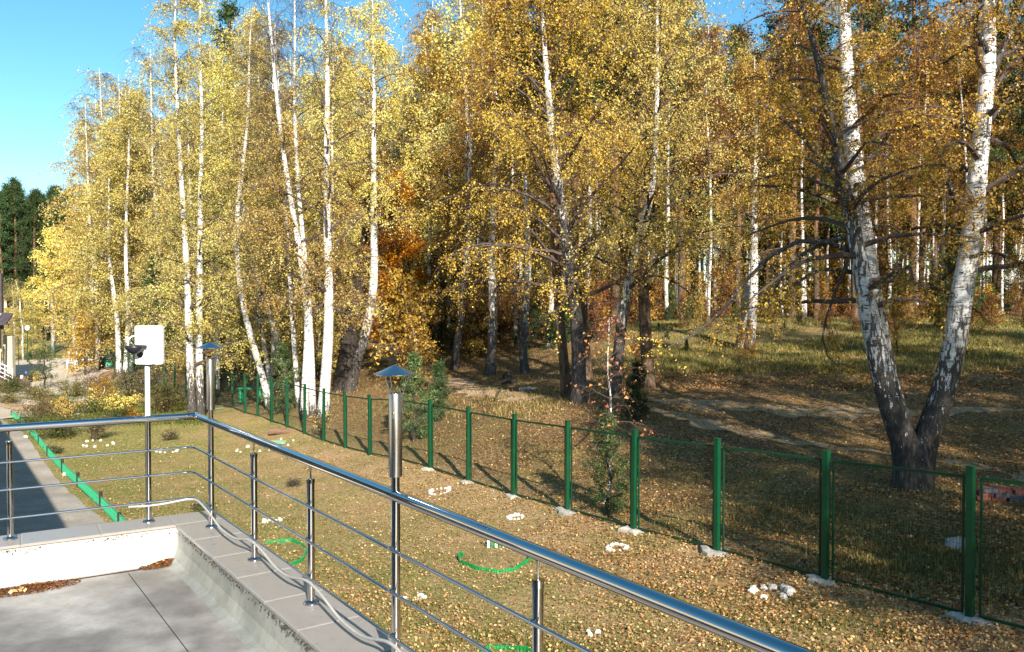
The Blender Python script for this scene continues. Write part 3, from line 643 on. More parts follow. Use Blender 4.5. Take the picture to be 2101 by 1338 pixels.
def tree_geo(seed, path, r0, t0=.3, t1=.98, nb=30, spread=3.5, ns=5, ntw=6, twl=.8, lpt=28, ls=.06, lj=.07, el=(25, 65), grav=.12, tgrav=.55, segs=12, r1=.02, dkmax=.45, K=18,
             bsides=5, twr=.004, flare=1.35, darkb=1.2, base_dark=True, taper=.85, pend=True, topfrac=.25, aspect=.8, tw_sides=3, keep=1.0, extra=(), dkbranch=.035, sparse_top=0.0, flat_leaf=None, branch_dark_mult=1.0):
    r = np.random.default_rng(seed); T = smooth_path(path, K); tt = np.linspace(0, 1, K); H = T[-1, 2]-T[0, 2]
    rad = r0*(1-tt)**taper+r1; rad = rad*(1+(flare-1)*np.exp(-tt*H/.35))
    # fine rings near the base
    TT = T; V, Qd = tubes(TT[None], rad[None], segs)
    an = V.reshape(K, segs, 3)
    hgt = an[..., 2]-T[0, 2]
    dark = np.clip(1.25-hgt/(darkb*1.7), 0, 1)*.97 if base_dark else hgt*0
    dark = np.maximum(dark, np.clip((dkbranch-rad[:, None])/dkbranch*1.6, 0, dkmax)+0*hgt)
    trunk = [(V, Qd, dark.ravel())]
    t = t0+(t1-t0)*((np.arange(nb)+r.random(nb))/nb)**1.05; q = (t-t0)/(1-t0)
    f = t*(K-1); i = np.clip(f.astype(int), 0, K-2); w_ = (f-i)[:, None]; org = T[i]*(1-w_)+T[i+1]*w_; br = np.interp(t, tt, rad)
    az = np.arange(nb)*2.4+r.normal(size=nb)*.5; e = np.radians(el[0]+(el[1]-el[0])*q+r.normal(size=nb)*8)
    d0 = np.stack([np.cos(az)*np.cos(e), np.sin(az)*np.cos(e), np.sin(e)], 1)
    L = spread*(1-(1-topfrac)*q**1.5)*(.65+.6*r.random(nb))
    KB = 8; B = grow(r, org, d0, L, KB, grav, .10)
    brad = np.clip(br*.42, .012, .07)[:, None]*np.linspace(1, .18, KB)[None]
    V2, Q2 = tubes(B, brad, bsides)
    exb = []
    if extra:
        for pth, rr in extra:
            q_ = smooth_path(pth, KB); exb.append(q_); Ve, Qe = tubes(q_[None], (rr*np.linspace(1, .2, KB)+.006)[None], 7)
            trunk.append((Ve, Qe, np.full(len(Ve), .85)))
        B = np.concatenate([B, np.array(exb)]); L = np.concatenate([L, [np.linalg.norm(b[-1]-b[0]) for b in exb]])
    NB = len(B)
    # secondary shoots
    u = .25+.75*(np.arange(ns)[None]+r.random((NB, ns)))/ns; i = np.clip((u*(KB-1)).astype(int), 0, KB-2); w_ = (u*(KB-1)-i)[..., None]
    bi = np.arange(NB)[:, None]; so_ = B[bi, i]*(1-w_)+B[bi, i+1]*w_; bd = B[bi, i+1]-B[bi, i]; bd /= np.linalg.norm(bd, axis=2, keepdims=True)
    sd = bd+r.normal(size=(NB, ns, 3))*.75; sd[..., 2] += .15; sd /= np.linalg.norm(sd, axis=2, keepdims=True)
    SL = (L[:, None]*.34*(1.25-u)*(.6+.8*r.random((NB, ns)))).ravel()
    S = grow(r, so_.reshape(-1, 3), sd.reshape(-1, 3), SL, 5, grav*1.4, .12)
    V3, Q3 = tubes(S, np.linspace(1, .4, 5)[None]*np.full((len(S), 1), max(.007, twr*1.6)), tw_sides)
    NS = len(S)
    # hanging twigs
    u = (.15+.85*r.random((NS, ntw))); i = np.clip((u*4).astype(int), 0, 3); w_ = (u*4-i)[..., None]; si = np.arange(NS)[:, None]
    to = (S[si, i]*(1-w_)+S[si, i+1]*w_).reshape(-1, 3); td = r.normal(size=(NS*ntw, 3)); td[:, 2] = td[:, 2]*.4+(0 if pend else .25); td /= np.linalg.norm(td, axis=1, keepdims=True)
    TL = twl*(.35+1.0*r.random(NS*ntw)); W = grow(r, to, td, TL, 4, tgrav, .10)
    V4, Q4 = tubes(W, np.full((len(W), 4), twr)*np.linspace(1, .5, 4)[None], 3)
    bv = np.concatenate([V2, V3, V4]); bq = np.concatenate([Q2, Q3+len(V2), Q4+len(V2)+len(V3)])
    # leaves
    wv = r.random(len(W))
    if sparse_top > 0:
        hz = (W[:, 0, 2]-T[0, 2])/H; wv = wv+sparse_top*np.clip((hz-.55)/.45, 0, 1)
    W2 = W[wv < keep]
    n = len(W2)*lpt; k = np.repeat(np.arange(len(W2)), lpt); u = .1+.9*r.random(n); i = np.clip((u*3).astype(int), 0, 2); w_ = (u*3-i)[:, None]
    C = W2[k, i]*(1-w_)+W2[k, i+1]*w_+r.normal(size=(n, 3))*lj
    VL, QL = leaf_tris(C, ls, r, aspect, flat_leaf)
    tw = r.random(len(W2)); rn = np.clip(.55*r.random(n)+.45*tw[k], 0, 1)
    tv = np.concatenate([a for a, _, _ in trunk]); o_ = 0; tq = []
    for a, b, _ in trunk: tq.append(b+o_); o_ += len(a)
    return dict(trunk=(tv, np.concatenate(tq), np.concatenate([c for _, _, c in trunk])), br=(bv, bq), lf=(VL, QL, rn))
def tree_meshes(name, g, bark, twig, leaf):
    a = mesh('trunk', g['trunk'][0], [g['trunk'][1]], bark, {'dark': ('POINT', g['trunk'][2])}, True)
    b = mesh('branches', g['br'][0], [g['br'][1]], twig)
    c = mesh('crown', g['lf'][0], [g['lf'][1]], leaf, {'rnd': ('FACE', g['lf'][2])}) if len(g['lf'][0]) else None
    return a, b, c
def put_tree(name, meshes, loc, rz=0, sc=1.0, label=None, cat='tree', group=None):
    e = empty(name, loc, rz); e.scale = (sc, sc, sc) if not hasattr(sc, '__len__') else sc; tag(e, label, cat, group)
    for nme, me in zip(('trunk', 'branches', 'crown'), meshes):
        if me: obj(nme, me, e)
    return e
def px_tree(name, pts, d, r0, bark, leaf, label, seed, top=None, hx=None, group=None, **kw):   # trunk course read off the photo at distance d
    W = [P(x, y, d) for x, y in pts]; b = W[0].copy(); b[2] = float(GZ(b[0], b[1]))-.12; W[0] = b
    r = np.random.default_rng(seed); W = np.array(W)
    W[1:, 1] += np.cumsum(r.normal(size=len(W)-1)*.25)
    if top is not None and top > W[-1, 2]:
        dr = W[-1]-W[-2]; dr /= np.linalg.norm(dr); dr = dr*.4+np.array([0, 0, 1]); L = top-W[-1, 2]
        W = np.concatenate([W, [W[-1]+dr*L*.5, W[-1]+dr*L*.5+np.array([.1, .1, 1])*L*.5]])
    g = tree_geo(seed, W-b, r0, **kw); return put_tree(name, tree_meshes(name, g, M[bark], M['twig'], M[leaf]), b, 0, 1, label, 'tree', group)
BK = dict(nb=36, ns=5, ntw=8, lpt=27, ls=.078, lj=.055, spread=3.2, twl=1.25, t0=.22, flare=1.2, keep=.72, twr=.005)
# the big forked birch by the fence: one tree, three stems
def big_fork():
    d = 17.5; base = P(1870, 985, d); base[2] = float(GZ(base[0], base[1]))-.15
    stems = [([(1872, 985), (1856, 900), (1826, 830), (1806, 750), (1790, 680), (1773, 600), (1765, 540), (1745, 440), (1715, 310), (1695, 200), (1672, 100), (1640, -20), (1600, -160)], .29, 0.0, .31),
             ([(1874, 985), (1864, 900), (1838, 830), (1824, 740), (1818, 670), (1812, 600), (1808, 540), (1800, 430), (1788, 300), (1780, 150), (1778, 0), (1776, -200), (1772, -420)], .26, .35, .40),
             ([(1880, 985), (1894, 905), (1920, 840), (1940, 770), (1953, 700), (1963, 610), (1984, 490), (1990, 390), (2002, 250), (2012, 130), (2010, 0), (2016, -200), (2030, -380)], .25, -.1, .33)]
    ex = [[([(1752, 480), (1720, 490), (1660, 505), (1600, 560), (1560, 640)], .06), ([(1765, 560), (1700, 545), (1640, 570), (1590, 620)], .05),
           ([(1765, 520), (1690, 470), (1600, 480), (1530, 560), (1480, 660), (1440, 705), (1370, 712)], .055), ([(1740, 420), (1700, 360), (1650, 290), (1600, 230), (1560, 200)], .06),
           ([(1712, 300), (1680, 230), (1620, 190), (1570, 175)], .05), ([(1755, 470), (1700, 640), (1680, 700), (1690, 740), (1720, 760)], .03), ([(1735, 400), (1690, 330), (1640, 310), (1590, 330)], .05)],
          [([(1805, 470), (1850, 440), (1900, 480), (1940, 520)], .03), ([(1795, 330), (1840, 300), (1890, 200), (1910, 100)], .04), ([(1800, 560), (1850, 540), (1880, 570)], .03)],
          [([(1975, 460), (1955, 400), (1935, 350), (1900, 300), (1890, 270)], .08), ([(1980, 470), (2030, 460), (2080, 470), (2140, 500)], .06), ([(1995, 300), (2040, 220), (2090, 150), (2140, 60)], .06),
           ([(2000, 240), (2030, 110), (2080, 20), (2130, -60)], .07), ([(1970, 530), (2010, 515), (2060, 530), (2120, 545)], .04), ([(2005, 120), (1985, 60), (1970, -20), (1960, -90)], .06), ([(1985, 440), (2030, 380), (2080, 370), (2130, 350)], .05)]]
    root = empty('forked_birch', base); tag(root, 'big old forked birch with black bark at its base standing close behind the green fence', 'tree')
    for k, (pts, r0, dy, t0) in enumerate(stems):
        W = np.array([P(x, y, d) for x, y in pts]); n = len(W); W[:, 1] += np.linspace(0, 1, n)*dy*4; W[0, 2] = base[2]
        e3 = [(np.array([P(x, y, d)+np.array([0, dy*2+.25*math.sin(i*1.3+q), 0])-base for i, (x, y) in enumerate(pp)]), rr) for q, (pp, rr) in enumerate(ex[k])]
        g = tree_geo(100+k, W-base, r0, t0=t0, nb=28, ns=5, ntw=8, lpt=30, ls=.056, lj=.045, spread=2.8, twl=.95, segs=18, darkb=2.7, extra=e3, flare=1.45, taper=(1.25 if k == 0 else .7), dkbranch=(.26 if k == 0 else .05), dkmax=(.85 if k == 0 else .45), K=44, twr=.0035, keep=.75, el=(15, 55))
        for nme, me in zip(('trunk', 'branches', 'crown'), tree_meshes('x', g, M['birch'], M['twig'], M['gold'])): obj(nme, me, root)
big_fork()
G1 = 'leaning birches'
px_tree('birch_tree', [(395, 852), (390, 760), (380, 640), (372, 520), (366, 420), (362, 330), (358, 200), (350, 100)], 40, .18, 'birch', 'green_yellow', 'birch just behind the white pole panel, left of a close pair of trunks', 11, 20.3, darkb=2.0, **{**BK, 't0': .12})
px_tree('birch_tree', [(412, 852), (408, 740), (405, 600), (404, 470), (400, 380), (400, 250), (398, 100)], 40.5, .175, 'birch', 'green_yellow', 'straight birch beside the corner lamp, right of a close pair of trunks', 12, 21, darkb=1.7, **{**BK, 't0': .14})
px_tree('birch_tree', [(556, 850), (532, 760), (512, 680), (498, 620), (485, 540), (480, 450), (490, 350), (500, 250), (500, 150)], 42, .165, 'birch', 'green_yellow', 'bright white birch leaning left, leftmost of the leaning trunks behind the fence', 13, 19.5, darkb=.1, **BK)
px_tree('birch_tree', [(590, 830), (572, 700), (548, 620), (528, 560), (515, 480), (505, 380), (520, 240)], 46, .16, 'birch', 'yellow', 'thin birch leaning left behind the young pale pine', 14, 20.5, darkb=.4, **BK)
px_tree('birch_tree', [(560, 830), (548, 720), (536, 640), (535, 560), (545, 440), (550, 300)], 48, .13, 'birch', 'yellow', 'slim grey birch rising between two leaning white trunks', 15, 15, darkb=.6, **BK)
px_tree('birch_tree', [(613, 835), (606, 720), (598, 640), (590, 540), (580, 420), (570, 300), (560, 160), (550, 30)], 40, .11, 'birch', 'yellow', 'slim white birch left of the tight white pair behind the fence', 16, 19, darkb=.3, **{**BK, 'sparse_top': 1.2})
px_tree('birch_tree', [(624, 846), (622, 760), (633, 690), (626, 600), (610, 480), (596, 370), (578, 250), (570, 120), (560, 0)], 37, .165, 'birch', 'yellow', 'crooked white birch, left stem of the tight white pair behind the fence', 17, 20, darkb=.1, **{**BK, 'sparse_top': 1.3, 'twr': .006})
px_tree('birch_tree', [(641, 850), (642, 760), (640, 660), (632, 560), (622, 450), (608, 330), (600, 220), (604, 100), (600, 0)], 37.5, .14, 'birch', 'yellow', 'straight white birch, right stem of the tight white pair behind the fence', 18, 20, darkb=.2, **{**BK, 'sparse_top': 1.3, 'twr': .006})
px_tree('birch_tree', [(662, 850), (668, 780), (675, 680), (672, 580), (669, 480), (668, 380), (671, 260), (673, 140), (668, 0)], 36.5, .235, 'birch', 'yellow', 'tallest brightest white birch with bare upward branches at the top', 19, 20.5, darkb=.1,
        **{**BK, 'keep': .45, 'el': (45, 70), 'spread': 3.6, 'nb': 34, 'twr': .006})
px_tree('old_oak', [(706, 812), (712, 740), (722, 650), (738, 560), (742, 500), (752, 420), (760, 330)], 43, .42, 'bark_dark', 'rust', 'dark bare-looking old trunk with black bark and thick rusty crown', 20, 12, nb=24, ns=5, ntw=6, lpt=18, ls=.10, lj=.12, spread=3.6, twl=.6, t0=.45, base_dark=False, pend=False, r1=.05)
px_tree('birch_tree', [(716, 812), (728, 750), (750, 680), (765, 620), (768, 560), (763, 480), (765, 380), (767, 250), (768, 120), (766, 0)], 41, .25, 'birch', 'yellow', 'leaning black and white mottled birch beside the dark old trunk', 21, 19, darkb=3.0, **{**BK, 't0': .42})
px_tree('maple_tree', [(838, 770), (832, 700), (826, 620), (822, 540), (820, 460), (818, 400)], 47, .10, 'bark_dark', 'orange', 'slender maple with bright orange leaves in the middle of the wood', 22, 12.2, nb=34, ns=5, ntw=6, lpt=20, ls=.14, lj=.16, spread=2.3, twl=.5, t0=.12, base_dark=False, pend=False, grav=.05)
px_tree('birch_tree', [(1187, 815), (1190, 740), (1186, 660), (1172, 570), (1157, 470), (1140, 360), (1128, 260), (1118, 140), (1110, 20)], 28, .24, 'birch', 'gold', 'mottled birch bending left behind the small pink-leaved rowan', 23, 16.5, darkb=6.5, **{**BK, 'lpt': 36, 'ls': .066, 'lj': .06, 'nb': 60, 'spread': 4.8, 't0': .22, 'twl': 1.4, 'keep': .8})
px_tree('birch_tree', [(1260, 805), (1272, 710), (1284, 620), (1298, 530), (1318, 470), (1332, 430), (1345, 330), (1350, 200), (1345, 60)], 29, .20, 'birch', 'yellow', 'white birch leaning right beside the brown pine trunk', 24, 16, darkb=3.2, **{**BK, 'lpt': 36, 'ls': .066, 'lj': .06, 'nb': 60, 'spread': 5.2, 't0': .26, 'twl': 1.5, 'keep': .8})
px_tree('birch_tree', [(1536, 722), (1545, 650), (1549, 560), (1546, 430), (1545, 300), (1540, 150)], 41, .24, 'birch', 'gold', 'lone white birch at the edge of the meadow by the track', 25, 17, darkb=1.0, **{**BK, 'ls': .09, 't0': .3})
px_tree('broken_birch', [(1524, 704), (1522, 660), (1523, 605), (1524, 585)], 43, .23, 'concrete', 'rust', 'pale broken tree stump standing beside the lone meadow birch', 26, None, nb=2, ns=2, ntw=2, lpt=2, spread=.4, twl=.2, ls=.05, taper=.15, r1=.1)
PN = dict(nb=26, ns=5, ntw=6, lpt=16, ls=.30, lj=.16, spread=2.6, twl=.5, t0=.6, el=(5, 45), grav=.03, tgrav=-.05, pend=False, base_dark=False, taper=.6, aspect=.16, r1=.04)
px_tree('pine_tree', [(1331, 785), (1328, 700), (1325, 600), (1322, 480), (1320, 340), (1318, 180), (1318, 30)], 31, .20, 'pine_bark', 'needle', 'straight brown pine trunk beside the white birch leaning right', 27, 19, **PN)
px_tree('pine_tree', [(1164, 812), (1155, 730), (1146, 640), (1139, 540), (1134, 420), (1130, 300), (1128, 150)], 29.5, .14, 'pine_bark', 'needle', 'thin dark red-brown pine trunk left of the mottled birch', 28, 18, **PN)
px_tree('pine_tree', [(1200, 800), (1195, 700), (1190, 600), (1186, 500), (1182, 400), (1178, 250), (1176, 100)], 34, .26, 'pine_bark', 'needle', 'thick dark pine trunk directly behind the mottled birch', 29, 19, **PN)
px_tree('birch_tree', [(1078, 765), (1070, 730), (1072, 680), (1082, 620), (1085, 520), (1080, 400), (1070, 250), (1060, 100)], 40, .19, 'birch', 'gold', 'grey birch with a bent foot in the shaded clearing', 30, 18, darkb=3.0, **{**BK, 't0': .35})
px_tree('birch_tree', [(932, 752), (938, 700), (948, 640), (955, 560), (960, 450), (965, 300), (970, 120)], 44, .2, 'birch', 'gold', 'dark-footed birch at the left edge of the shaded clearing', 31, 18, darkb=4.0, **{**BK, 't0': .2, 'spread': 3.6})
px_tree('birch_tree', [(1005, 764), (1010, 720), (1012, 640), (1008, 540), (1012, 400), (1020, 250), (1015, 100)], 41, .24, 'birch', 'gold', 'thick-footed birch behind the hanging golden twigs in the clearing', 32, 18, darkb=3.0, **{**BK, 't0': .2, 'lpt': 30, 'spread': 3.6})
px_tree('birch_tree', [(1125, 720), (1128, 660), (1134, 600), (1136, 500), (1130, 380)], 47, .15, 'birch', 'yellow', 'slim white birch seen between the bent-foot birch and the pines', 33, 17, darkb=.4, **BK)
px_tree('birch_tree', [(110, 712), (107, 660), (108, 600), (112, 540), (116, 470)], 106, .22, 'birch', 'yellow', 'white birch behind the plaza fence, nearest the globe lamp', 34, 14, darkb=.2, **{**BK, 'ls': .22, 'lj': .2, 'spread': 4.5, 'lpt': 16, 'twr': .012})
px_tree('birch_tree', [(156, 716), (153, 660), (154, 600), (157, 540), (162, 470)], 104, .25, 'birch', 'yellow', 'white birch behind the plaza fence beside the white painted stand', 35, 15, darkb=.2, **{**BK, 'ls': .22, 'lj': .2, 'spread': 5, 'lpt': 16, 'twr': .012, 't0': .2})
px_tree('birch_tree', [(244, 765), (246, 700), (245, 650), (236, 590), (228, 530), (226, 400), (226, 260)], 72, .22, 'birch', 'green_yellow', 'white birch at the far fence corner, left of two neighbouring stems', 36, 15.5, darkb=.2, **{**BK, 'ls': .14, 'lj': .15, 'spread': 4, 'lpt': 20, 'twr': .008, 't0': .2})
px_tree('birch_tree', [(257, 765), (259, 700), (264, 640), (261, 570), (258, 480), (262, 330), (262, 180)], 71, .2, 'birch', 'green_yellow', 'white birch at the far fence corner, right of two neighbouring stems', 37, 16.5, darkb=.2, **{**BK, 'ls': .14, 'lj': .15, 'spread': 4, 'lpt': 20, 'twr': .008, 't0': .25})
# trees outside the frame on the right and behind whose crowns shade the near wood
for k, (x, y, h) in enumerate([(10.5, .5, 17), (15, -2, 19), (19.5, 1.5, 18), (13.5, 5.5, 16), (19, 9, 18), (24, 4, 19), (27, 12, 18), (24, 18, 18)]):
    pass

# ------------------------------------------------------------------ the wood behind: a handful of kinds, many individuals
def variant(seed, H, r0, leaf, bark='birch', lean=.6, **kw):
    r = np.random.default_rng(seed); a = r.random()*6.28; n = 7
    p = [np.array([math.cos(a)*lean*(k/n)**1.5+r.normal()*.12*(k > 0), math.sin(a)*lean*(k/n)**1.5+r.normal()*.12*(k > 0), H*k/n]) for k in range(n+1)]
    return tree_meshes('v', tree_geo(seed, p, r0, **kw), M[bark], M['twig'], M[leaf])
VB = dict(nb=32, ns=4, ntw=6, lpt=24, ls=.125, lj=.11, twl=1.5, keep=.75, segs=7, bsides=3, twr=.008, darkb=.8, flare=1.15)
birches = [variant(200, 21, .12, 'yellow', spread=2.9, t0=.30, **VB), variant(201, 22, .13, 'gold', spread=3.2, t0=.36, **VB), variant(202, 20, .12, 'green_yellow', spread=3.0, t0=.22, **VB),
           variant(203, 19, .10, 'gold', spread=2.6, t0=.42, **VB), variant(204, 23, .14, 'yellow', spread=3.4, t0=.32, **{**VB, 'keep': .5}), variant(205, 21, .13, 'green_yellow', spread=3.4, t0=.12, **VB)]
birches += [variant(208, 22, .11, 'gold', spread=2.6, t0=.55, **{**VB, 'keep': .7}), variant(209, 21, .10, 'rust', spread=2.5, t0=.5, **{**VB, 'keep': .8})]
KX = 0
lowb = [variant(206, 20, .13, 'green_yellow', spread=3.6, t0=.08, **{**VB, 'nb': 38, 'sparse_top': .5}), variant(207, 21, .14, 'yellow', spread=3.8, t0=.10, **{**VB, 'nb': 38, 'sparse_top': .6})]
VPn = dict(nb=26, ns=5, ntw=5, lpt=9, ls=.42, lj=.22, twl=.55, segs=7, bsides=4, twr=.012, el=(0, 45), grav=.03, tgrav=-.05, pend=False, base_dark=False, taper=.6, aspect=.2, r1=.04)
pines = [variant(220, 23, .22, 'needle', 'pine_bark', .2, spread=2.4, t0=.58, **VPn), variant(221, 25, .25, 'needle', 'pine_bark', .3, spread=2.7, t0=.5, **VPn), variant(222, 24, .22, 'needle', 'pine_bark', .2, spread=3.5, t0=.32, **{**VPn, 'nb': 40, 'topfrac': .12, 'lpt': 12})]
under = [variant(230, 4.2, .04, 'rust', 'bark_dark', .4, nb=20, ns=4, ntw=4, lpt=8, ls=.13, lj=.16, twl=.5, segs=5, bsides=3, twr=.010, spread=1.7, t0=.06, pend=False, base_dark=False, el=(30, 70)),
         variant(231, 5.5, .05, 'gold', 'bark_dark', .4, nb=22, ns=4, ntw=4, lpt=10, ls=.13, lj=.16, twl=.5, segs=5, bsides=3, twr=.010, spread=1.7, t0=.06, pend=False, base_dark=False, el=(30, 70)),
         variant(232, 6.5, .06, 'yellow', 'birch', .5, nb=24, ns=4, ntw=4, lpt=12, ls=.13, lj=.15, twl=.7, segs=5, bsides=3, twr=.009, spread=1.8, t0=.06)]
def ypine(seed, H, leaf, n=40, **kw):
    return variant(seed, H, .05, leaf, 'bark_dark', .05, **{**dict(nb=n, ns=4, ntw=4, lpt=8, ls=.20, lj=.05, twl=.22, segs=6, bsides=4, twr=.006, spread=H*.30, t0=.06, el=(5, 50), grav=-.03, tgrav=-.12, pend=False, base_dark=False, aspect=.14, topfrac=.1, r1=.01), **kw})
ypn = [ypine(240, 3.2, 'needle_pale'), ypine(241, 2.6, 'needle'), ypine(242, 7.5, 'needle', 70, ls=.3, lj=.12)]
# low bushes at the rim of the meadow
for k in range(46):
    px = random.uniform(1260, 2150); d = random.uniform(46, 57) if random.random() < .75 else random.uniform(36, 46); x = XP(px, d)
    m_, n_ = (under[0], 'low rusty bush') if random.random() < .4 else (ypn[1], 'low dark pine bush') if random.random() < .5 else (under[1], 'low golden bush')
    put_tree('meadow_bush', m_, (x, d, float(TZ(x, d))-.1), px, random.uniform(.22, .5), n_+' at the rim of the dry meadow', 'bush', n_+' at the rim of the meadow')
# outside the frame
for k, (x, y, s) in enumerate([(11.8, -.5, .8), (14, -2.5, .85), (18.5, 1.5, .85), (14.5, 4.2, .72), (19, 7.5, .8), (25, 13, .85), (12.3, -5.5, .9), (24, 3, .9), (31, 22, .9), (18, -8, .95), (15.5, -12, 1), (22, -3, .95), (10.9, 2.6, .6), (28, -6, 1)]+[(.618*y+a, y, .8+.2*((a*7) % 1)) for y, a in ((9, 8.5), (12, 8), (15, 7.5), (18, 8), (11, 13), (16, 13.5), (6, 15), (20, 12), (23, 8.5), (2, 10.5), (24, 18), (27, 10), (30, 12), (33, 9), (29, 22), (21, 9), (-7, 21), (-10, 27), (-15, 24), (7, 20), (26, 14))]):
    put_tree('birch_tree', (birches[5], lowb[0], lowb[1], birches[2])[k % 4], (x, y, float(TZ(x, y))-.1), k*1.7, s, 'golden birch standing beyond the right edge of the picture', 'tree', 'birches beyond the right edge')
def dmin(px):
    return float(np.interp(px, [-80, 100, 130, 180, 225, 330, 430, 560, 700, 800, 900, 1050, 1250, 1400, 1700, 2200], [108, 104, 84, 74, 68, 57, 54, 50, 54, 57, 50, 48, 50, 55, 57, 56]))
def REG(px): return ('left of the white panel' if px < 290 else 'between white panel and dark old trunk' if px < 700 else 'behind the shaded clearing' if px < 1250 else 'behind the dry meadow' if px < 1760 else 'behind the forked birch')
KIND = {}
for lst, nms in ((birches, ['thin birch with yellow crown', 'thin birch with golden crown', 'thin birch with greenish yellow crown', 'slender birch with high golden crown', 'tall birch with half bare yellow crown', 'birch with low greenish yellow boughs', 'thin birch with small golden top', 'thin birch with rusty brown top']),
                 (lowb, ['broad birch leafy to the ground, greenish yellow', 'broad birch leafy to the ground, clear yellow']), (pines, ['tall pine with short crown', 'tall pine with wider crown', 'tall dense dark pine']),
                 (under, ['low rusty sapling', 'low golden sapling', 'low yellow birch sapling'])):
    for m__, n__ in zip(lst, nms): KIND[m__[0].name] = n__
cells = []; g0 = 3.3
for ix in range(-28, 40):
    for iy in range(0, 26):
        x = ix*g0+random.uniform(-1.3, 1.3); y = 46+iy*g0+random.uniform(-1.3, 1.3); px = 1050.5+F*x/y
        if px < 172 or px > 2190 or y < dmin(px) or y > 125: continue
        if x < 13.3-.641*y+1.5 and y < 76: continue
        if 715 < px < 800 and y < 74: continue
        cells.append((y, x, px))
cells.sort()
print('cells', len(cells))
near = []; far_ = []
step = max(1.0, len(cells)/420)
BL = ['slim pale birch in the wood behind, one of many thin trunks', 'tall brown pine trunk among the birches of the wood']
nb_, np_ = 0, 0
for k, (y, x, px) in enumerate(cells):
    if len(near) < 285: 
        z = float(TZ(x, y))-.1; q = random.random(); rz = random.random()*6.28
        edge = y < dmin(px)+6
        if px < 450: ms = lowb[random.random() < .5] if q < .8 else birches[5]; nm = 'birch_tree'
        elif q < (.36 if px > 850 else .2) and not (edge and px < 800) and not 620 < px < 1000: ms = pines[random.randrange(2) if random.random() < .7 or px < 1100 else 2]; nm = 'pine_tree'
        elif px < 900 and q < .5: ms = lowb[random.random() < .5]; nm = 'birch_tree'
        else: ms = birches[random.randrange(6) if px < 1000 else random.choice([3, 6, 7, 1, 6, 7])]; nm = 'birch_tree'
        s = random.uniform(.88, 1.1)*(1.0 if px > 1000 else 1.16 if px > 640 else 1.05 if px > 450 else 1.12 if px > 350 else 1.32)
        rg = REG(px); kd = KIND[ms[0].name]
        lb = kd+' '+rg; put_tree(nm, ms, (x, y, z), rz, s, lb, 'tree', lb+' (many alike)')
        near.append(1)
    else: far_.append((x, y))
# the far wood beyond, one mass
def far_mass(name, sites, leafs, label):
    Vt, Qt, Dk, Vl, Ql, Rn = [], [], [], [], [], []; nt_ = nl = 0
    r = np.random.default_rng(99)
    for x, y in sites:
        z = float(TZ(x, y))-.1; H = r.uniform(18, 23); p = np.array([[[x, y, z], [x+r.normal()*.3, y, z+H*.4], [x+r.normal()*.5, y, z+H]]])
        v, q = tubes(p, np.array([[.16, .12, .03]]), 4); Vt.append(v); Qt.append(q+nt_); nt_ += len(v)
        n = 420; a = r.normal(size=(n, 3)); a /= np.linalg.norm(a, axis=1, keepdims=True); a *= (r.random(n)**.4)[:, None]*[2.6, 2.6, H*.34]; a += [x, y, z+H*.66]
        v, q = leaf_tris(a, .42, r); Vl.append(v); Ql.append(q+nl); nl += len(v); Rn.append(r.random(n))
    a = mesh(name, np.concatenate(Vt+Vl), [np.concatenate(Qt), np.concatenate(Ql)+nt_], M['birch'], {'rnd': ('FACE', np.concatenate([np.zeros(sum(len(q) for q in Qt))]+Rn)), 'dark': ('POINT', np.zeros(nt_+nl))})
    a.materials.append(M['gold']); mi = np.zeros(len(a.polygons), np.int32); mi[sum(len(q) for q in Qt):] = 1; a.polygons.foreach_set('material_index', mi)
    tag(obj(name, a), label, 'forest', None, 'stuff')
far_ = far_[:600]
if far_: far_mass('far_woods', far_, None, 'far rows of autumn birches closing the wood')
# dark green pines at the far left
for k in range(64):
    px = random.uniform(-60, 150); d = random.uniform(128, 165)
    if px > 120 and d < 140: continue
    x = XP(px, d); put_tree('pine_tree', pines[2], (x, d, float(TZ(x, d))-.1), random.random()*6.28, random.uniform(.95, 1.13), 'dense dark green pine at the far left beyond the plaza', 'tree', 'dark pines at the far left')
# bushy willow by the globe lamp
for (px, py, d, s) in [(48, 745, 96, 1.15), (28, 745, 98, 1.1), (66, 740, 102, .85)]:
    g = P(px, py, d); put_tree('bushy_willow', lowb[0], (g[0], d, float(TZ(g[0], d))-.2), px, (s*.75, s*.75, s*.42), 'bushy yellow-green willow behind the globe lamp and dark porch', 'tree', 'bushy willows by the porch')
# young pines and saplings, one by one
def young(name, px, py, h, ms, base_h, label, cat='tree', dm=6, dd=None):
    p = G(px, py, dm) if dd is None else None
    if dd is not None: p = P(px, py, dd); p[2] = float(GZ(p[0], p[1]))
    put_tree(name, ms, p, px*1.3, h/base_h, label, cat)
    return p
young('young_pine', 578, 822, 3.3, ypn[0], 3.2, 'young pale green pine behind the fence among the leaning birches', dd=39.5)
young('young_pine', 850, 862, 3.0, ypn[0], 3.2, 'young green pine behind the fence and the nearer post lamp', dd=29)
young('young_pine', 900, 850, 2.2, ypn[1], 2.6, 'small dark young pine right of the nearer post lamp', dd=31)
young('young_pine', 1246, 1000, 2.2, ypn[0], 3.2, 'small young pine just behind the fence under the pink-leaved rowan', dd=18.2)
young('young_pine', 1305, 845, 1.8, ypn[1], 2.6, 'dark green young pine with broad boughs beside the track', dd=25.5)
young('young_pine', 700, 790, 1.5, ypn[1], 2.6, 'small pine at the foot of the dark old trunk', dd=44)
young('tall_young_pine', 318, 770, 9.5, ypn[2], 7.5, 'tall dark green pine behind the white panel', dd=66)
young('tall_young_pine', 445, 760, 7.0, ypn[2], 7.5, 'dark green pine between the corner lamp and leaning birches', dd=56)
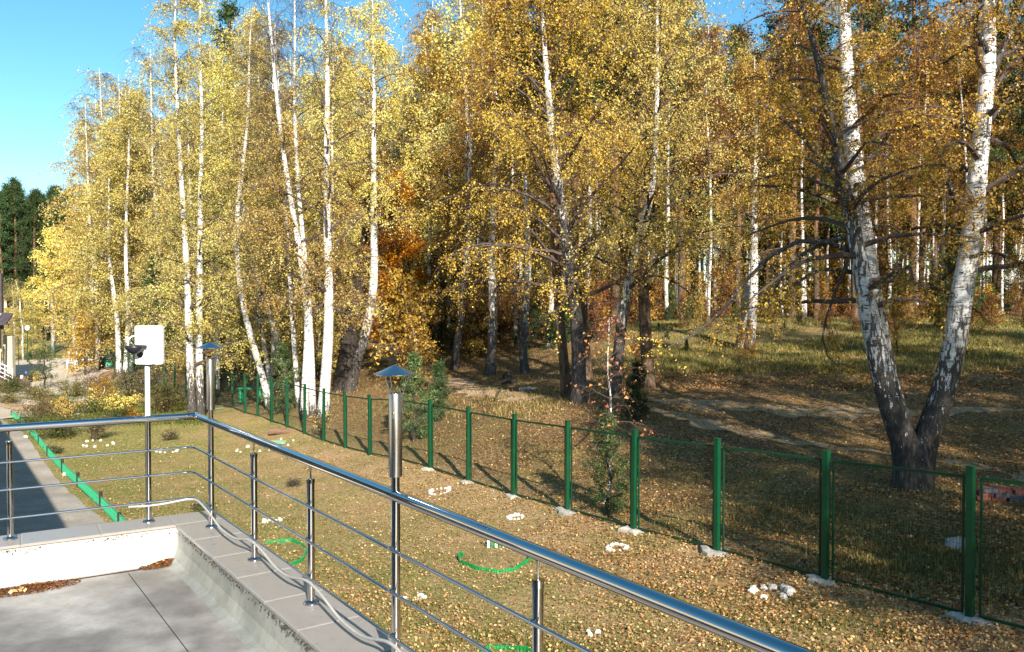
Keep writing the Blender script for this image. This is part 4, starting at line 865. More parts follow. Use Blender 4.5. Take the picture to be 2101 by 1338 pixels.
# undergrowth
ug = 0
for k in range(1500):
    px = random.uniform(150, 2150); d = dmin(px)+random.uniform(-3, 40); x = XP(px, d)
    if x < 13.3-.641*d+2.5 and d < 76: continue
    if 715 < px < 810 and d < 80: continue
    if px > 1250 and d < dmin(px)+4: continue
    ms = under[random.choice([0, 0, 0, 1]) if px > 700 else random.choice([1, 2, 2, 2])]
    nm = 'understorey_tree'
    if px > 800 and random.random() < .3:
        put_tree('understorey_pine', ypn[random.randrange(1, 3)], (x, d, float(TZ(x, d))-.05), random.random()*6.28, random.uniform(.6, 1.1), 'dark little pine '+REG(px), 'sapling', 'dark little pines '+REG(px)); continue
    put_tree(nm, ms, (x, d, float(TZ(x, d))-.05), random.random()*6.28, random.uniform(.5, 1.15), KIND[ms[0].name]+' '+REG(px), 'sapling', KIND[ms[0].name]+' '+REG(px)+' (many alike)')
    ug += 1
    if ug >= 280: break
rowan = variant(250, 4.4, .035, 'pinkish', 'birch', .5, nb=18, ns=4, ntw=3, lpt=2, ls=.085, lj=.07, twl=.35, segs=7, bsides=4, twr=.004, spread=1.2, t0=.4, pend=False, base_dark=False, el=(15, 60), r1=.008, keep=.75)
young('rowan_sapling', 1240, 965, 4.3, rowan, 4.4, 'thin rowan sapling with sparse pink and orange leaves behind the fence', dd=19)
br_ = variant(251, 3.0, .03, 'gold', 'birch', .4, nb=20, ns=4, ntw=4, lpt=7, ls=.12, lj=.12, twl=.4, segs=6, bsides=4, twr=.008, spread=1.3, t0=.15, pend=False, el=(20, 60))
young('yellow_sapling', 865, 795, 3.2, br_, 3.0, 'bright yellow-leaved sapling above the young pine', dd=38)
young('yellow_sapling', 846, 760, 5, br_, 3.0, 'taller bright yellow sapling below the orange maple', dd=43)

# ------------------------------------------------------------------ shrubs and small trees in the garden on the left
SHL = []
def shrub(px, py, wpx, hpx, leaf, label, d=None, n=1400, ls=.10, cat='shrub', stems=9, flower=None):
    p = G(px, py) if d is None else P(px, py, d); p[2] = float(GZ(p[0], p[1])); dd = p[1]; W = wpx/F*dd; H = hpx/F*dd; r = np.random.default_rng(int(px*7+py))
    e = empty('garden_shrub', p); tag(e, label, cat)
    S = grow(r, np.zeros((stems, 3))+r.normal(size=(stems, 3))*[W*.08, W*.08, 0], np.stack([r.normal(size=stems)*.5*W/H, r.normal(size=stems)*.5*W/H, np.ones(stems)], 1), np.full(stems, H*.95), 6, .05, .12)
    T2 = grow(r, S[:, 2:, :].reshape(-1, 3).repeat(4, 0), r.normal(size=(stems*16, 3))*[1, 1, .5]+[0, 0, .4], np.full(stems*16, max(.2, W*.28)), 4, .1, .15)
    v1, q1 = tubes(S, np.full((stems, 6), .012)*np.linspace(1, .4, 6), 4); v2, q2 = tubes(T2, np.full((len(T2), 4), .006), 3)
    obj('stems', mesh('stems', np.concatenate([v1, v2]), [np.concatenate([q1, q2+len(v1)])], M['twig']), e)
    k = r.integers(0, len(T2), n); u = r.integers(0, 4, n); C = T2[k, u]+r.normal(size=(n, 3))*.07*max(W, .5); C[:, 2] = np.abs(C[:, 2])
    tw = r.random(len(T2)); v, q = leaf_tris(C, ls, r); obj('foliage', mesh('foliage', v, [q], M[leaf], {'rnd': ('FACE', np.clip(.6*r.random(n)+.4*tw[k], 0, 1))}), e)
    return e
shrub(118, 896, 110, 60, 'shrub_green', 'dense low green bush beside the green lattice edging, behind the handrail', n=3000, ls=.07)
shrub(60, 880, 70, 30, 'shrub_green', 'low green bush at the far end of the lattice edging', n=1500, ls=.07)
shrub(170, 850, 70, 34, 'shrub_green', 'spreading green plant in the middle of the garden', n=1500)
shrub(240, 862, 70, 22, 'shrub_green', 'low green plants below the orange flowers', n=1300)
shrub(330, 815, 60, 36, 'shrub_green', 'green bush behind the white pole by the far fence', n=1300)
shrub(120, 842, 60, 30, 'shrub_green', 'rounded green plant left of the narrow yellow tree', n=1200)
shrub(20, 830, 50, 26, 'shrub_olive', 'olive plant clump at the left edge next to the sand bed', n=900)
shrub(95, 856, 80, 42, 'shrub_red', 'dark reddish leafy bush next to the sand bed', n=2200)
shrub(85, 822, 90, 28, 'shrub_olive', 'olive bush in the flower garden by the sand bed', n=1800)
shrub(30, 808, 60, 34, 'shrub_green', 'green rose bush at the left edge of the garden', n=1500)
shrub(68, 785, 34, 22, 'yellow', 'small bright yellow bush near the toy motorcycle', n=700)
shrub(148, 815, 40, 32, 'shrub_olive', 'upright olive shrub at the corner of the plaza', n=1500)
shrub(196, 806, 84, 38, 'shrub_red', 'loose brownish shrub at the edge of the plaza', n=1700)
shrub(215, 830, 60, 36, 'shrub_olive', 'grey-brown shrub behind the yellow bed', n=1500)
shrub(225, 838, 80, 30, 'yellow', 'yellow and orange flowering bush in the middle of the garden', n=1500, ls=.12)
shrub(272, 832, 40, 20, 'yellow', 'small orange-yellow bush left of the white pole', n=900)
shrub(292, 815, 70, 55, 'purple', 'dark bush with pale purple asters on top, by the far fence', n=2600, ls=.12)
shrub(140, 868, 34, 52, 'yellow', 'narrow bright yellow young tree in the garden', n=1500, ls=.1)
shrub(60, 812, 26, 22, 'purple', 'pale pink flower clump at the left of the garden', n=500)
shrub(340, 848, 70, 50, 'shrub_olive', 'leafy olive bush at the foot of the pole behind the fence', n=1900)
shrub(265, 860, 36, 20, 'orange', 'small orange flower clump in the grass of the garden', n=400)
shrub(190, 905, 60, 48, 'shrub_olive', 'sparse dry bush on the lawn behind the handrail', n=700, ls=.07)
shrub(110, 930, 40, 16, 'shrub_green', 'small green tuft against the lattice edging', n=500, ls=.06)
shrub(345, 905, 34, 22, 'shrub_olive', 'small half bare bush on the lawn beyond the handrail', n=300, ls=.06)
shrub(412, 1080, 40, 48, 'shrub_green', 'green bush just outside the terrace corner', n=900, ls=.05)
shrub(600, 1000, 20, 12, 'shrub_green', 'tiny green tuft on the lawn behind the railing', n=200, ls=.04)
shrub(662, 925, 18, 50, 'yellow', 'thin yellow-leaved plant at the foot of a fence post', d=33, n=220, ls=.09)
sap = variant(260, 3.2, .03, 'gold', 'birch', .2, nb=16, ns=3, ntw=4, lpt=7, ls=.10, lj=.12, twl=.4, segs=6, bsides=4, twr=.008, spread=1.0, t0=.45, pend=False, el=(20, 60))
young('garden_sapling', 209, 842, 2.0, sap, 3.2, 'small garden tree with a pale trunk and golden top by the yellow bed')
young('garden_sapling', 190, 835, 1.5, sap, 3.2, 'smaller thin-stemmed garden tree left of the golden one')
fir = variant(261, 3, .04, 'needle_pale', 'bark_dark', .05, nb=26, ns=3, ntw=4, lpt=5, ls=.2, lj=.06, twl=.25, segs=5, bsides=3, twr=.008, spread=1.5, t0=.12, el=(10, 40), grav=-.02, pend=False, base_dark=False, aspect=.16, topfrac=.1)
young('young_larch', 92, 800, 3.3, fir, 3.0, 'pale feathery young larch standing before the plaza')

# ------------------------------------------------------------------ buildings on the left (mostly outside the frame)
ZP = float(TZ(-20, 35))
wing = empty('school_wing', (*(SE-U*12-V_*4.9), ZP)); tag(wing, 'long plastered building wing left of the pavement that throws the straight shadow', 'building')
wc = SE-U*12-V_*4.4; hb = 6.7
def ubox(mb, a, along, across, z0, z1):                       # footprint: from a, along U, across -V
    c = a+U*along/2-V_*across/2; mb.box((*c, (z0+z1)/2), (across, along, z1-z0), ((V_[0], V_[1], 0), (U[0], U[1], 0), (0, 0, 1)))
WB = np.array(wing.location)
def wpart(name, f, mat, par=None):
    mb = MB(); f(mb); V = np.concatenate(mb.v)-WB; return obj(name, mesh(name, V, mb.f, mat), par or wing)
wpart('wall', lambda b: ubox(b, wc, 63, 10, ZP-2, ZP+hb-.3), M['beige_wall'])
wpart('roof', lambda b: ubox(b, wc+V_*.45-U*.4, 63.8, 10.9, ZP+hb-.29, ZP+hb), M['roof_dark'])
for k in range(12):
    for z in (1.0, 4.0):
        fr = wpart('window', lambda b: ubox(b, wc+V_*.05+U*(3+k*4.6), 1.8, .12, ZP+z, ZP+z+1.6), M['white_paint'])
        wpart('pane', lambda b: ubox(b, wc+V_*.062+U*(3.08+k*4.6), 1.64, .10, ZP+z+.08, ZP+z+1.52), M['glass'], fr)
# porch seen at the left edge
dpo = 64.0; pz = float(TZ(XP(10, dpo), dpo))
po = empty('porch', (XP(8, dpo), dpo, pz)); tag(po, 'entrance porch with dark roof and pale pillars at the left edge of the picture', 'porch')
def pt(px, py, d=dpo): return P(px, py, d)-np.array(po.location)
rp = MB()
a, b_, c_, d_ = pt(5, 641), pt(27, 643), pt(37, 663), pt(13, 663)
for (p1, p2, p3, p4) in [(a, b_, c_, d_)]:
    n_ = np.array([0, 4.0, .0]); th = np.array([0, 0, -.12])
    Vv = [p1, p2, p3+n_*0-[0, 1.5, 0], p4-[0, 1.5, 0]]; rp.add(Vv+[v+th for v in Vv], [(0, 1, 2, 3), (7, 6, 5, 4), (0, 4, 5, 1), (1, 5, 6, 2), (2, 6, 7, 3), (3, 7, 4, 0)])
rp.build('roof', M['roof_dark'], po)
rp = MB(); Vv = [pt(5, 643), pt(12, 662)-[0, 1.5, 0], pt(-40, 664)-[0, 1.5, 0], pt(-40, 643)]; rp.add(Vv+[np.array(v)+[0, .1, 0] for v in Vv], [(0, 1, 2, 3), (7, 6, 5, 4), (0, 4, 5, 1), (1, 5, 6, 2), (2, 6, 7, 3), (3, 7, 4, 0)]); rp.build('gable', simple('grey_sheet', (.35, .4, .45), .5), po)
for px, dd in ((23, 64), (14, 66), (-12, 64)):
    q = MB(); p = pt(px, 700, dd); q.box((p[0], p[1], 1.9), (.38, .38, 4.0)); q.build('pillar', M['beige_wall'], po)
q = MB(); p0 = pt(4, 664)
q.bar(pt(7, 664)-[0, 1, 0], pt(5, 742)-[0, 1, 0], .12, up=(0, 1, 0)); q.bar(pt(2, 680)-[0, 1, 0], pt(-3, 742)-[0, 1, 0], .12, up=(0, 1, 0)); q.build('white_support', M['white_rail'], po)
wl = pt(3, 700, 66.5); q = MB(); c_ = np.array([*(wl[:2]+U*4-V_*3), 3.6]); q.box(c_, (6, 8, 10), ((V_[0], V_[1], 0), (U[0], U[1], 0), (0, 0, 1))); q.build('wall', M['beige_wall'], po)
q = MB(); q.box((pt(2, 620, 65.4)[0], 1.4, 6.6), (.25, .25, 4.4)); q.build('drainpipe', M['roof_dark'], po)
bi = MB(); p = G(20, 752); bi.lathe((0, 0, 0), [(.22, 0), (.24, .05), (.26, .62), (.28, .64), (.28, .68), (.1, .72)], 14); tag(bi.build('litter_bin', M['dark_plastic'], None, True, p), 'black litter bin in the shade of the porch', 'bin')
p = G(38, 750); q = MB(); q.lathe((0, 0, 0), [(.06, 0), (.05, .1), (.035, .12), (.03, 3.0), (.05, 3.02), (.05, 3.1)], 10); q.bar((-.18, 0, 2.4), (.18, 0, 2.4), .03); tag(q.build('black_pole', M['dark_plastic'], None, False, p), 'thin black pole beside the porch', 'pole')
# globe street lamp
p = P(57, 738, 92); p[2] = float(GZ(p[0], p[1])); gl = empty('globe_lamp', p); tag(gl, 'green garden lamp post with a white globe behind the plaza', 'lamp post')
MB().lathe((0, 0, 0), [(.11, 0), (.09, .3), (.06, .35), (.045, 3.5), (.10, 3.52), (.10, 3.58)], 10).build('column', M['green_paint'], gl)
MB().lathe((0, 0, 3.58), [(.10, 0), (.22, .12), (.27, .30), (.22, .48), (.05, .58)], 14).build('globe', M['white_plastic'], gl, True)
# ramp with railing at the left edge
p = G(12, 805); rm = empty('entrance_ramp', p); tag(rm, 'brown ramp with pale metal handrail at the left edge beside the plaza', 'ramp')
def rp_(px, py, dd=None):
    d = p[1] if dd is None else dd; return P(px, py, d)-p
q = MB(); q.add([rp_(-60, 755)+[0, 0, 0], rp_(26, 792), rp_(26, 803), rp_(-60, 810)]+[rp_(-60, 755)+[0, 2.2, 0], rp_(26, 792)+[0, 2.2, 0], rp_(26, 803)+[0, 2.2, 0], rp_(-60, 810)+[0, 2.2, 0]], [(3, 2, 1, 0), (4, 5, 6, 7), (0, 1, 5, 4), (1, 2, 6, 5), (2, 3, 7, 6), (3, 0, 4, 7)])
q.build('ramp_wall', simple('brown_render', (.16, .09, .07), .8), rm)
q = MB()
for dy in (0, 9, 18, 27):
    q.bar(rp_(-60, 716+dy), rp_(26, 757+dy), .05)
for x in (26, 10, -8, -30): q.bar(rp_(x, 757+(x-26)*.477), rp_(x, 786+(x-26)*.477), .06, up=(0, 1, 0))
q.build('handrail', M['white_rail'], rm)
# toy motorcycle
p = G(45, 790); tm = empty('toy_motorcycle', p, .5); tag(tm, 'small red and blue toy motorcycle parked on the pale plaza', 'toy motorcycle')
for y in (-.42, .42):
    w_ = MB(); w_.lathe((-.055, y, .2), [(.12, 0), (.2, .01), (.21, .055), (.2, .10), (.12, .11)], 18, axis=(1, 0, 0)); w_.build('wheel', M['dark_plastic'], tm, True)
q = MB(); q.tube([(0, -.50, .42), (0, -.42, .46), (0, -.28, .40)], .07, 8); q.bar((0, -.42, .2), (0, -.30, .80), .05, up=(1, 0, 0)); q.build('front_fork', M['blue'], tm)
q = MB(); q.tube([(0, -.25, .55), (0, -.05, .62), (0, .2, .52), (0, .5, .58)], [.11, .17, .14, .07], 10); q.build('body', M['red'], tm, True)
q = MB(); q.tube([(-.28, -.22, .86), (-.1, -.3, .80), (.1, -.3, .80), (.28, -.22, .86)], .025, 8); q.build('handlebar', M['dark_plastic'], tm)
q = MB(); q.lathe((.3, -.25, .98), [(.0, 0), (.09, .01), (.09, .03), (.0, .04)], 12, axis=(0, -1, 0)); q.bar((.26, -.22, .86), (.3, -.24, .95), .015); q.build('mirror', M['blue'], tm)
q = MB(); q.box((0, -.36, .66), (.2, .08, .22)); q.build('headlight', M['white_plastic'], tm)
q = MB(); q.box((0, -.05, .28), (.18, .42, .2)); q.build('engine', M['dark_plastic'], tm)
# white painted stand with flowers
p = G(148, 757); ws = empty('flower_stand', p, .25); tag(ws, 'white painted chair-shaped flower stand on the plaza', 'plant stand')
for x in (-.36, .36):
    for y in (-.3, .3):
        q = MB(); q.box((x, y, .45 if y < 0 else .85), (.10, .08, .9 if y < 0 else 1.7)); q.build('leg', M['white_paint'], ws)
q = MB(); q.box((0, 0, .62), (.8, .68, .06)); q.build('seat', M['white_paint'], ws)
q = MB(); q.box((0, -.02, .95), (.62, .5, .3)); q.build('planter_box', M['white_paint'], ws)
for z in (1.25, 1.55): q = MB(); q.box((0, .3, z), (.62, .05, .16)); q.build('back_slat', M['white_paint'], ws)
C = rng.normal(size=(260, 3))*[.28, .2, .10]+[0, 0, 1.25]; v, f_ = leaf_quads(C, .1, rng); obj('flowers', mesh('flowers', v, [f_], M['pinkish'], {'rnd': ('FACE', rng.random(260))}), ws)
# low white table, dark figure-like stump, tarp
p = G(188, 750); q = MB(); e = empty('white_bench', p, .3); tag(e, 'low white box bench at the far edge of the plaza', 'bench')
q.box((0, 0, .62), (1.7, .8, .14)); q.build('top', M['white_paint'], e)
for x in (-.7, .7): q = MB(); q.box((x, 0, .28), (.12, .6, .54)); q.build('leg', M['beige_wall'], e)
def lump(name, p, w_, d_, h, mat, label, cat, seed=0, parent=None, n=12, rot=0):
    r = np.random.default_rng(seed); V = []; R = 5
    for j in range(R):
        f = j/(R-1)*math.pi*.5; rr = math.cos(f)
        for k in range(n): a = k*2*math.pi/n; m_ = 1+.16*r.normal(); V.append((math.cos(a)*w_/2*max(rr, .12)*m_, math.sin(a)*d_/2*max(rr, .12)*m_, -.04+h*math.sin(f)*(1+.1*r.normal())))
    Fc = [(j*n+k, j*n+(k+1) % n, (j+1)*n+(k+1) % n, (j+1)*n+k) for j in range(R-1) for k in range(n)]+[list(range((R-1)*n, R*n))]
    o = obj(name, mesh(name, V, Fc, mat, smooth=False), parent, p); o.rotation_euler[2] = rot
    if label: tag(o, label, cat)
    return o
lump('green_tarp', G(212, 752), 2.2, 1.4, .9, M['tarp_green'], 'crumpled green tarpaulin heap near the far fence corner', 'tarpaulin', 5)
p = G(200, 762)
st = empty('root_stump', p); tag(st, 'dark upright root stump beside the white bench', 'stump')
lump('root', (0, 0, 0), .7, .6, .5, M['bark_dark'], None, None, 6, st); q = MB(); q.tube([(0, 0, .2), (.1, 0, .8), (.0, .05, 1.2)], [.16, .12, .05], 7); q.tube([(0, 0, .3), (-.3, .1, .8), (-.32, .1, 1.0)], [.12, .08, .04], 7); q.build('trunk', M['bark_dark'], st)
lump('log_pile', G(222, 775), 1.6, 1.0, .5, M['wood'], 'brown heap of roots behind the plaza by the green tarpaulin', 'heap', 9)
# low green lattice edging with stakes
eg = [G(x, y) for x, y in [(24, 856), (43, 870), (63, 893), (80, 913), (98, 937), (128, 970), (160, 1000), (207, 1045), (245, 1085), (285, 1130)]]
le = empty('lattice_edging', eg[0]); tag(le, 'low bright green lattice fence edging the lawn beside the pavement', 'edging fence'); E0 = eg[0]
for i, p in enumerate(eg):
    h = .48 if i in (5, 6, 7) else .4; q = MB(); q.box((0, 0, h/2-.03), (.07, .07, h)); q.build('stake', M['bark_dark'], le, False, p-E0)
for i in range(len(eg)-1):
    a, b = eg[i]-E0, eg[i+1]-E0; c = (a+b)/2; q = MB(); up = np.array([0, 0, 1]); L = np.linalg.norm(b-a); L = max(L, .1)
    q.bar(a-c+up*.32, b-c+up*.32, .02, .03); q.bar(a-c+up*.05, b-c+up*.05, .02, .03); n = max(2, int(L/.055))
    for k in range(n):
        s = a-c+(b-a)*k/n; e2 = a-c+(b-a)*(k+1)/n; q.bar(s+up*.05, e2+up*.32, .010, .018); q.bar(s+up*.32, e2+up*.05, .012, .018)
        if k % 3 == 0: q.bar(s+up*.18, e2+up*.18, .012, .05)
    tag(obj('lattice_panel', mesh('lattice_panel', np.concatenate(q.v), q.f, M['lattice_green']), le, c), kind='stuff')
# ------------------------------------------------------------------ things on the lawn
stone_variants = []
for k in range(5):
    r = np.random.default_rng(300+k); b_ = MB(); n = 7; V = []
    for j in range(4):
        for i in range(n): a = i*6.283/n; rr = [.8, 1, .75, .25][j]*(1+.15*r.normal()); V.append((rr*math.cos(a)*.5, rr*math.sin(a)*.5, [-.1, .2, .5, .62][j]+.05*r.normal()))
    stone_variants.append(mesh('stone', V, [(j*n+i, j*n+(i+1) % n, (j+1)*n+(i+1) % n, (j+1)*n+i) for j in range(3) for i in range(n)]+[list(range(3*n, 4*n))], M['whitestone']))
def ring(px, py, wpx, label, n=12, gap=0, sz=.15, arc=1.0):
    p = G(px, py); R = wpx/F*p[1]/2; e = empty('stone_ring', p); tag(e, label, 'stone ring')
    for k in range(n):
        if random.random() < gap: continue
        a = k*6.283*arc/n+random.uniform(-.1, .1); x, y = R*math.cos(a), R*math.sin(a)
        o = obj('stone', stone_variants[random.randrange(5)], e, (x, y, float(GZ(p[0]+x, p[1]+y))-p[2])); s = sz*random.uniform(.7, 1.35); o.scale = (s*1.3, s*1.05, s*1.25); o.rotation_euler[2] = random.random()*6
ring(1581, 1219, 76, 'ring of whitewashed stones on the lawn nearest the terrace', 11, .08, .115)
ring(1265, 1125, 42, 'small ring of white stones below the third fence post footing', 13, 0, .075)
ring(1058, 1063, 30, 'tiny ring of white stones half way along the lawn', 11, 0, .07)
ring(902, 1008, 40, 'ring of white stones on the leaf-strewn lawn behind the larger post lamp', 13, .05, .085)
ring(515, 922, 56, 'scattered ring of white stones beyond the railing corner', 12, .45, .09)
ring(556, 915, 90, 'wide arc of white stones beside the log on the lawn', 14, .35, .10)
ring(200, 912, 60, 'broken ring of pale stones on the lawn left of the white pole', 14, .3, .09)
ring(342, 925, 40, 'few pale stones in a row right of the pole', 10, .3, .08)
ring(560, 1072, 34, 'loose group of white stones seen through the crossbars', 6, .2, .10)
ring(850, 1230, 40, 'loose pale stones on the green lawn below the railing', 6, .2, .07)
ring(1215, 1300, 24, 'pair of pale stones on the lawn near the bottom of the picture', 3, .2, .06)
for px, py, s in ((119, 952, .16), (133, 976, .17), (52, 900, .2)):
    o = obj('white_stone', stone_variants[1], None, G(px, py)); o.scale = (s, s, s); tag(o, {119: 'upper of two single white stones beside the lattice edging', 133: 'lower of two single white stones beside the lattice edging', 52: 'single white stone far along the lattice edging'}[px], 'stone')
def palisade(pxpts, label, h=.095):
    pts = [G(*q) for q in pxpts]; pts = np.array(pts); o0 = pts[0].copy(); L = np.concatenate([[0], np.cumsum(np.linalg.norm(np.diff(pts[:, :2], axis=0), axis=1))]); n = int(L[-1]/.052)
    s = np.linspace(0, L[-1], n*3); c = np.stack([np.interp(s, L, pts[:, k]) for k in (0, 1)], 1)
    for _ in range(12): c[1:-1] = (c[:-2]+c[2:]+2*c[1:-1])/4
    c = c[::3]; e = empty('bed_edging', o0); tag(e, label, 'garden edging'); q = MB(); b_ = MB()
    for k in range(len(c)-1):
        a, b = c[k], c[k+1]; z = float(GZ(*a)); t = (b-a)/np.linalg.norm(b-a); m_ = (a+b)/2
        hh = h*random.uniform(.8, 1.1); q.box((m_[0]-o0[0], m_[1]-o0[1], z-o0[2]+hh/2-.02), (.036, .012, hh), ((t[0], t[1], 0), (-t[1], t[0], 0), (0, 0, 1)))
        b_.box((m_[0]-o0[0]-t[1]*.014, m_[1]-o0[1]+t[0]*.014, z-o0[2]+.04), (np.linalg.norm(b-a), .008, .03), ((t[0], t[1], 0), (-t[1], t[0], 0), (0, 0, 1)))
    tag(q.build('pickets', M['plastic_green'], e), kind='stuff'); b_.build('band', M['plastic_green'], e)
palisade([(952, 1145), (940, 1143), (942, 1158), (975, 1172), (1020, 1178), (1055, 1172), (1085, 1158), (1092, 1142)], 'curved strip of green plastic palisade edging round a bare bed below the handrail')
palisade([(545, 1115), (570, 1113), (600, 1112), (622, 1122), (630, 1138), (622, 1155), (600, 1163), (585, 1165)], 'curved green palisade edging round a bare bed seen through the crossbars')
palisade([(975, 1350), (1000, 1336), (1040, 1334), (1075, 1337), (1100, 1350)], 'green palisade edging at the very bottom of the picture')
p = G(1018, 1124); e = empty('striped_sign', p); tag(e, 'little white and green striped board standing behind the bare bed', 'sign')
for k in range(5): q = MB(); q.box((k*.075-.15, 0, .10+.01*(k % 2)), (.05, .015, .26)); q.build('slat', M['white_paint'] if k % 2 == 0 else M['plastic_green'], e)
lump('green_mat', G(595, 905), 2.0, 1.0, .03, simple('pale_green_mat', (.30, .50, .28), .8), 'pale green mat lying on the lawn under the log', 'mat', 3)
p = G(578, 892); q = MB(); q.tube([(-.55, 0, .12), (-.3, .02, .14), (.2, -.02, .11), (.62, .05, .07)], [.16, .15, .12, .05], 9); q.tube([(-.2, 0, .2), (-.1, .1, .35)], [.05, .03], 6); tag(q.build('log', M['wood'], None, False, p), 'short brown log lying on the green mat', 'log')
lump('green_mat', G(455, 838), 1.8, 1.2, .04, simple('pale_green_mat', (.22, .48, .30), .8), 'pale green mat on the ground by the fence bend', 'mat', 4)
# green table beyond the fence
p = P(515, 806, 47); p[2] = float(GZ(p[0], p[1])); e = empty('garden_table', p); tag(e, 'pale green wooden table in the wood behind the fence bend', 'table')
q = MB(); q.box((0, 0, .78), (1.5, .8, .06)); q.build('table_top', M['tarp_green'], e)
for x in (-.55, .55): q = MB(); q.box((x, 0, .37), (.14, .5, .76)); q.build('leg', M['lattice_green'], e)
# beyond the fence
lump('concrete_lump', G(1970, 1128), .55, .4, .22, M['concrete'], 'pale concrete lump in the leaves behind the nearest fence post', 'concrete', 12)
p = G(2078, 1030); e = empty('brick_pile', p, -.3); tag(e, 'low pile of dull red and grey bricks behind the fence at the right edge', 'bricks')
bm = MB().box((0, 0, 0), (.25, .12, .075)).mesh('brick', M['brick']); bm2 = MB().box((0, 0, 0), (.25, .12, .075)).mesh('brick', simple('grey_brick', (.10, .10, .12), .8))
for z in range(3):
    for x in range(5):
        for y in range(2):
            o = obj('brick', bm2 if random.random() < .35 else bm, e, (x*.27-.5+random.uniform(-.03, .03)+z*.04, y*.15+random.uniform(-.02, .02), .035+z*.077)); o.rotation_euler[2] = random.uniform(-.15, .15)
p = G(1084, 800); q = MB(); q.box((0, 0, .06), (.75, .5, .05)); q.box((-.25, 0, .015), (.06, .45, .06)); q.box((.25, 0, .015), (.06, .45, .06)); tag(q.build('grey_board', simple('grey_board', (.45, .45, .48), .6), None, False, p), 'small grey board lying on the shaded ground of the wood', 'board')
lump('tree_stump', G(1040, 778), .5, .45, .35, M['bark_dark'], 'small dark stump in the shaded clearing', 'stump', 14)
lump('tree_stump', G(1047, 788), .7, .3, .2, M['bark_dark'], 'flat dark root lump in front of the small stump', 'stump', 15)

# ------------------------------------------------------------------ fallen leaves, grass and undergrowth
def scatter(name, n, pxr, pyr, size, mat, label, lift=.02, cond=None, flat=.35, seed=1, dmax=40, cat='leaves'):
    r = np.random.default_rng(seed); X = []; Y = []
    m_ = int(n*3); px = r.uniform(*pxr, m_); py = r.uniform(*pyr, m_)
    # flat first guess of the distance, then refined on the terrain
    d = np.full(m_, 20.0)
    for _ in range(40):
        x = (px-1050.5)/F*d; z = TZ(x, d)-5; dn = -z*F/np.maximum(py-630, 5); d = np.clip(d*.5+dn*.5, 5, 140)
    x = (px-1050.5)/F*d
    ok = d < dmax
    if cond is not None: ok &= cond(x, d, px, py)
    x, d = x[ok][:n], d[ok][:n]; x = x+r.normal(size=len(x))*.15; d = d+r.normal(size=len(d))*.3
    return r, x, d
def litter(name, n, pxr, pyr, size, mat, label, cond=None, seed=1, dmax=40):
    r, x, d = scatter(name, n, pxr, pyr, size, mat, label, cond=cond, seed=seed, dmax=dmax)
    cl = np.sin(x*1.3+np.sin(d*.9)*2)*np.sin(d*1.1+x*.4)+r.normal(size=len(x))*.7; k = cl > -.55; x, d = x[k], d[k]
    C = np.stack([x, d, GZ(x, d)+.016+.03*r.random(len(x))], 1); V, Qd = leaf_quads(C, size, r, .8, .35)
    tag(obj(name, mesh(name, V, [Qd], M[mat], {'rnd': ('FACE', r.random(len(Qd)))})), label, 'leaves', None, 'stuff')
fence_side = lambda x, d: x-(13.3-.641*d)
inyard = lambda x, d, px, py: (fence_side(x, d) < .1) & ~(((x-K0[0])*V_[0]+(d-K0[1])*V_[1] < .3))
litter('fallen_leaves', 42000, (100, 2150), (890, 1420), .037, 'litter', 'small yellow birch leaves fallen all over the lawn', inyard, 1, 34)
litter('fallen_leaves', 60000, (850, 2150), (740, 1260), .05, 'litter_dark', 'brown and golden leaf litter on the floor of the wood', lambda x, d, px, py: fence_side(x, d) > .1, 2, 45)
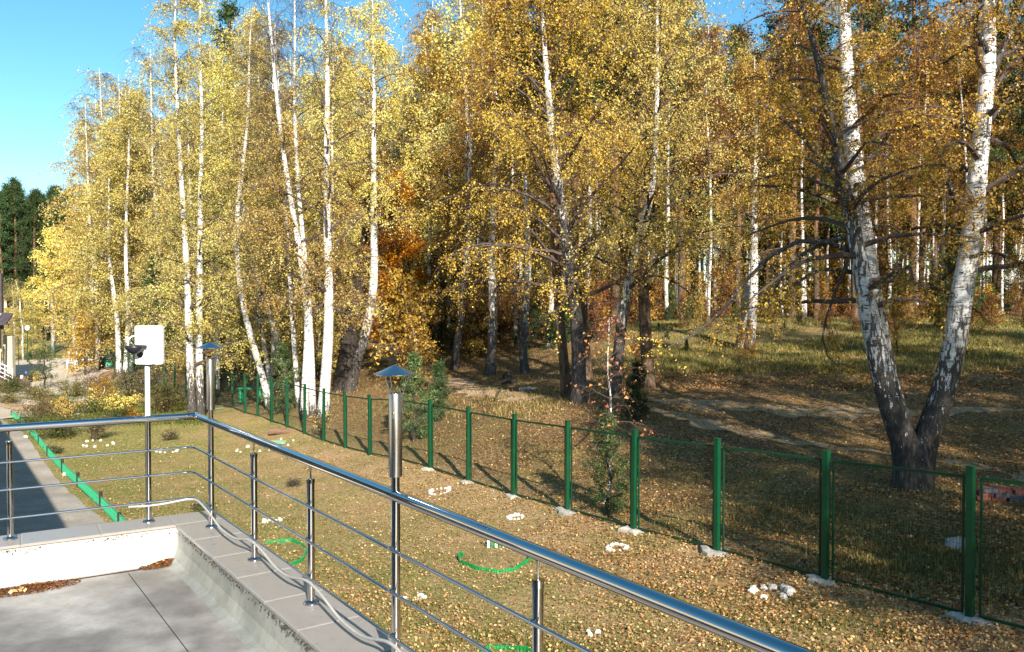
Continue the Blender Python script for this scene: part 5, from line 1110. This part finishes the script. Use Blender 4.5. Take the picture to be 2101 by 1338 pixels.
def blades(name, n, pxr, pyr, h, wd, mat, label, cond=None, seed=1, dmax=60, clump=.3, lean=.35):
    r, x, d = scatter(name, n, pxr, pyr, 0, mat, label, cond=cond, seed=seed, dmax=dmax)
    cl = np.sin(x*.9+np.sin(d*.6)*2)*np.sin(d*.8+x*.5)+r.normal(size=len(x))*.6; k = cl > clump; x, d = x[k], d[k]; n = len(x)
    hh = h*(.4+.9*r.random(n)); a = r.random(n)*6.283; b = np.stack([np.cos(a), np.sin(a), 0*a], 1)*wd; ln = r.normal(size=(n, 3))*lean*hh[:, None]; ln[:, 2] = hh
    C = np.stack([x, d, GZ(x, d)-.01], 1); V = np.stack([C-b, C+b, C+ln], 1).reshape(-1, 3)
    tag(obj(name, mesh(name, V, [np.arange(3*n).reshape(n, 3)], M[mat], {'rnd': ('FACE', r.random(n))})), label, 'grass', None, 'stuff')
litter('fallen_leaves', 17000, (500, 2150), (860, 1330), .045, 'litter_dark', 'brown leaves drifted along the inner side of the fence', lambda x, d, px, py: (fence_side(x, d) < .1) & (fence_side(x, d) > -2.6), 21, 36)
litter('fallen_leaves', 26000, (1240, 2150), (690, 800), .075, 'litter_dark', 'brown leaves lying in the meadow grass', lambda x, d, px, py: fence_side(x, d) > 4, 22, 60)
blades('lawn_grass', 95000, (150, 1900), (880, 1400), .05, .007, 'grass', 'thin patchy green grass of the lawn', inyard, 3, 30, -.35)
blades('meadow_grass', 80000, (1240, 2150), (655, 765), .20, .018, 'grass_dry', 'tall dry yellow-green meadow grass before the wood', lambda x, d, px, py: (d > 31) & (fence_side(x, d) > 5), 4, 62, -.2)
blades('fence_grass', 14000, (430, 2150), (800, 1240), .13, .008, 'grass_dry', 'rough grass and weeds along the outer side of the fence', lambda x, d, px, py: (fence_side(x, d) > .25) & (fence_side(x, d) < 3.6), 5, 42, .2)
blades('meadow_weeds', 70000, (1240, 2150), (650, 770), .17, .018, 'grass', 'darker green tufts in the meadow', lambda x, d, px, py: (d > 33) & (fence_side(x, d) > 5), 14, 62, -.1)
blades('undergrowth', 30000, (1200, 2150), (880, 1200), .11, .010, 'shrub_olive', 'low dark green weeds in the shade behind the fence', lambda x, d, px, py: (fence_side(x, d) > .4) & (fence_side(x, d) < 4.5), 6, 30, .5)
blades('garden_weeds', 50000, (0, 420), (760, 872), .15, .02, 'shrub_green', 'rough green and brown ground cover of the garden', lambda x, d, px, py: (fence_side(x, d) < 0) & ((x-K0[0])*V_[0]+(d-K0[1])*V_[1] > .8) & ~((px < 130) & (py < 800)) & ~((px < 250) & (py < 785)), 7, 75, -.2)
blades('wood_grass', 26000, (480, 1300), (690, 860), .16, .016, 'grass_dry', 'thin grass among the trunks of the wood', lambda x, d, px, py: fence_side(x, d) > 2, 8, 80, .1)
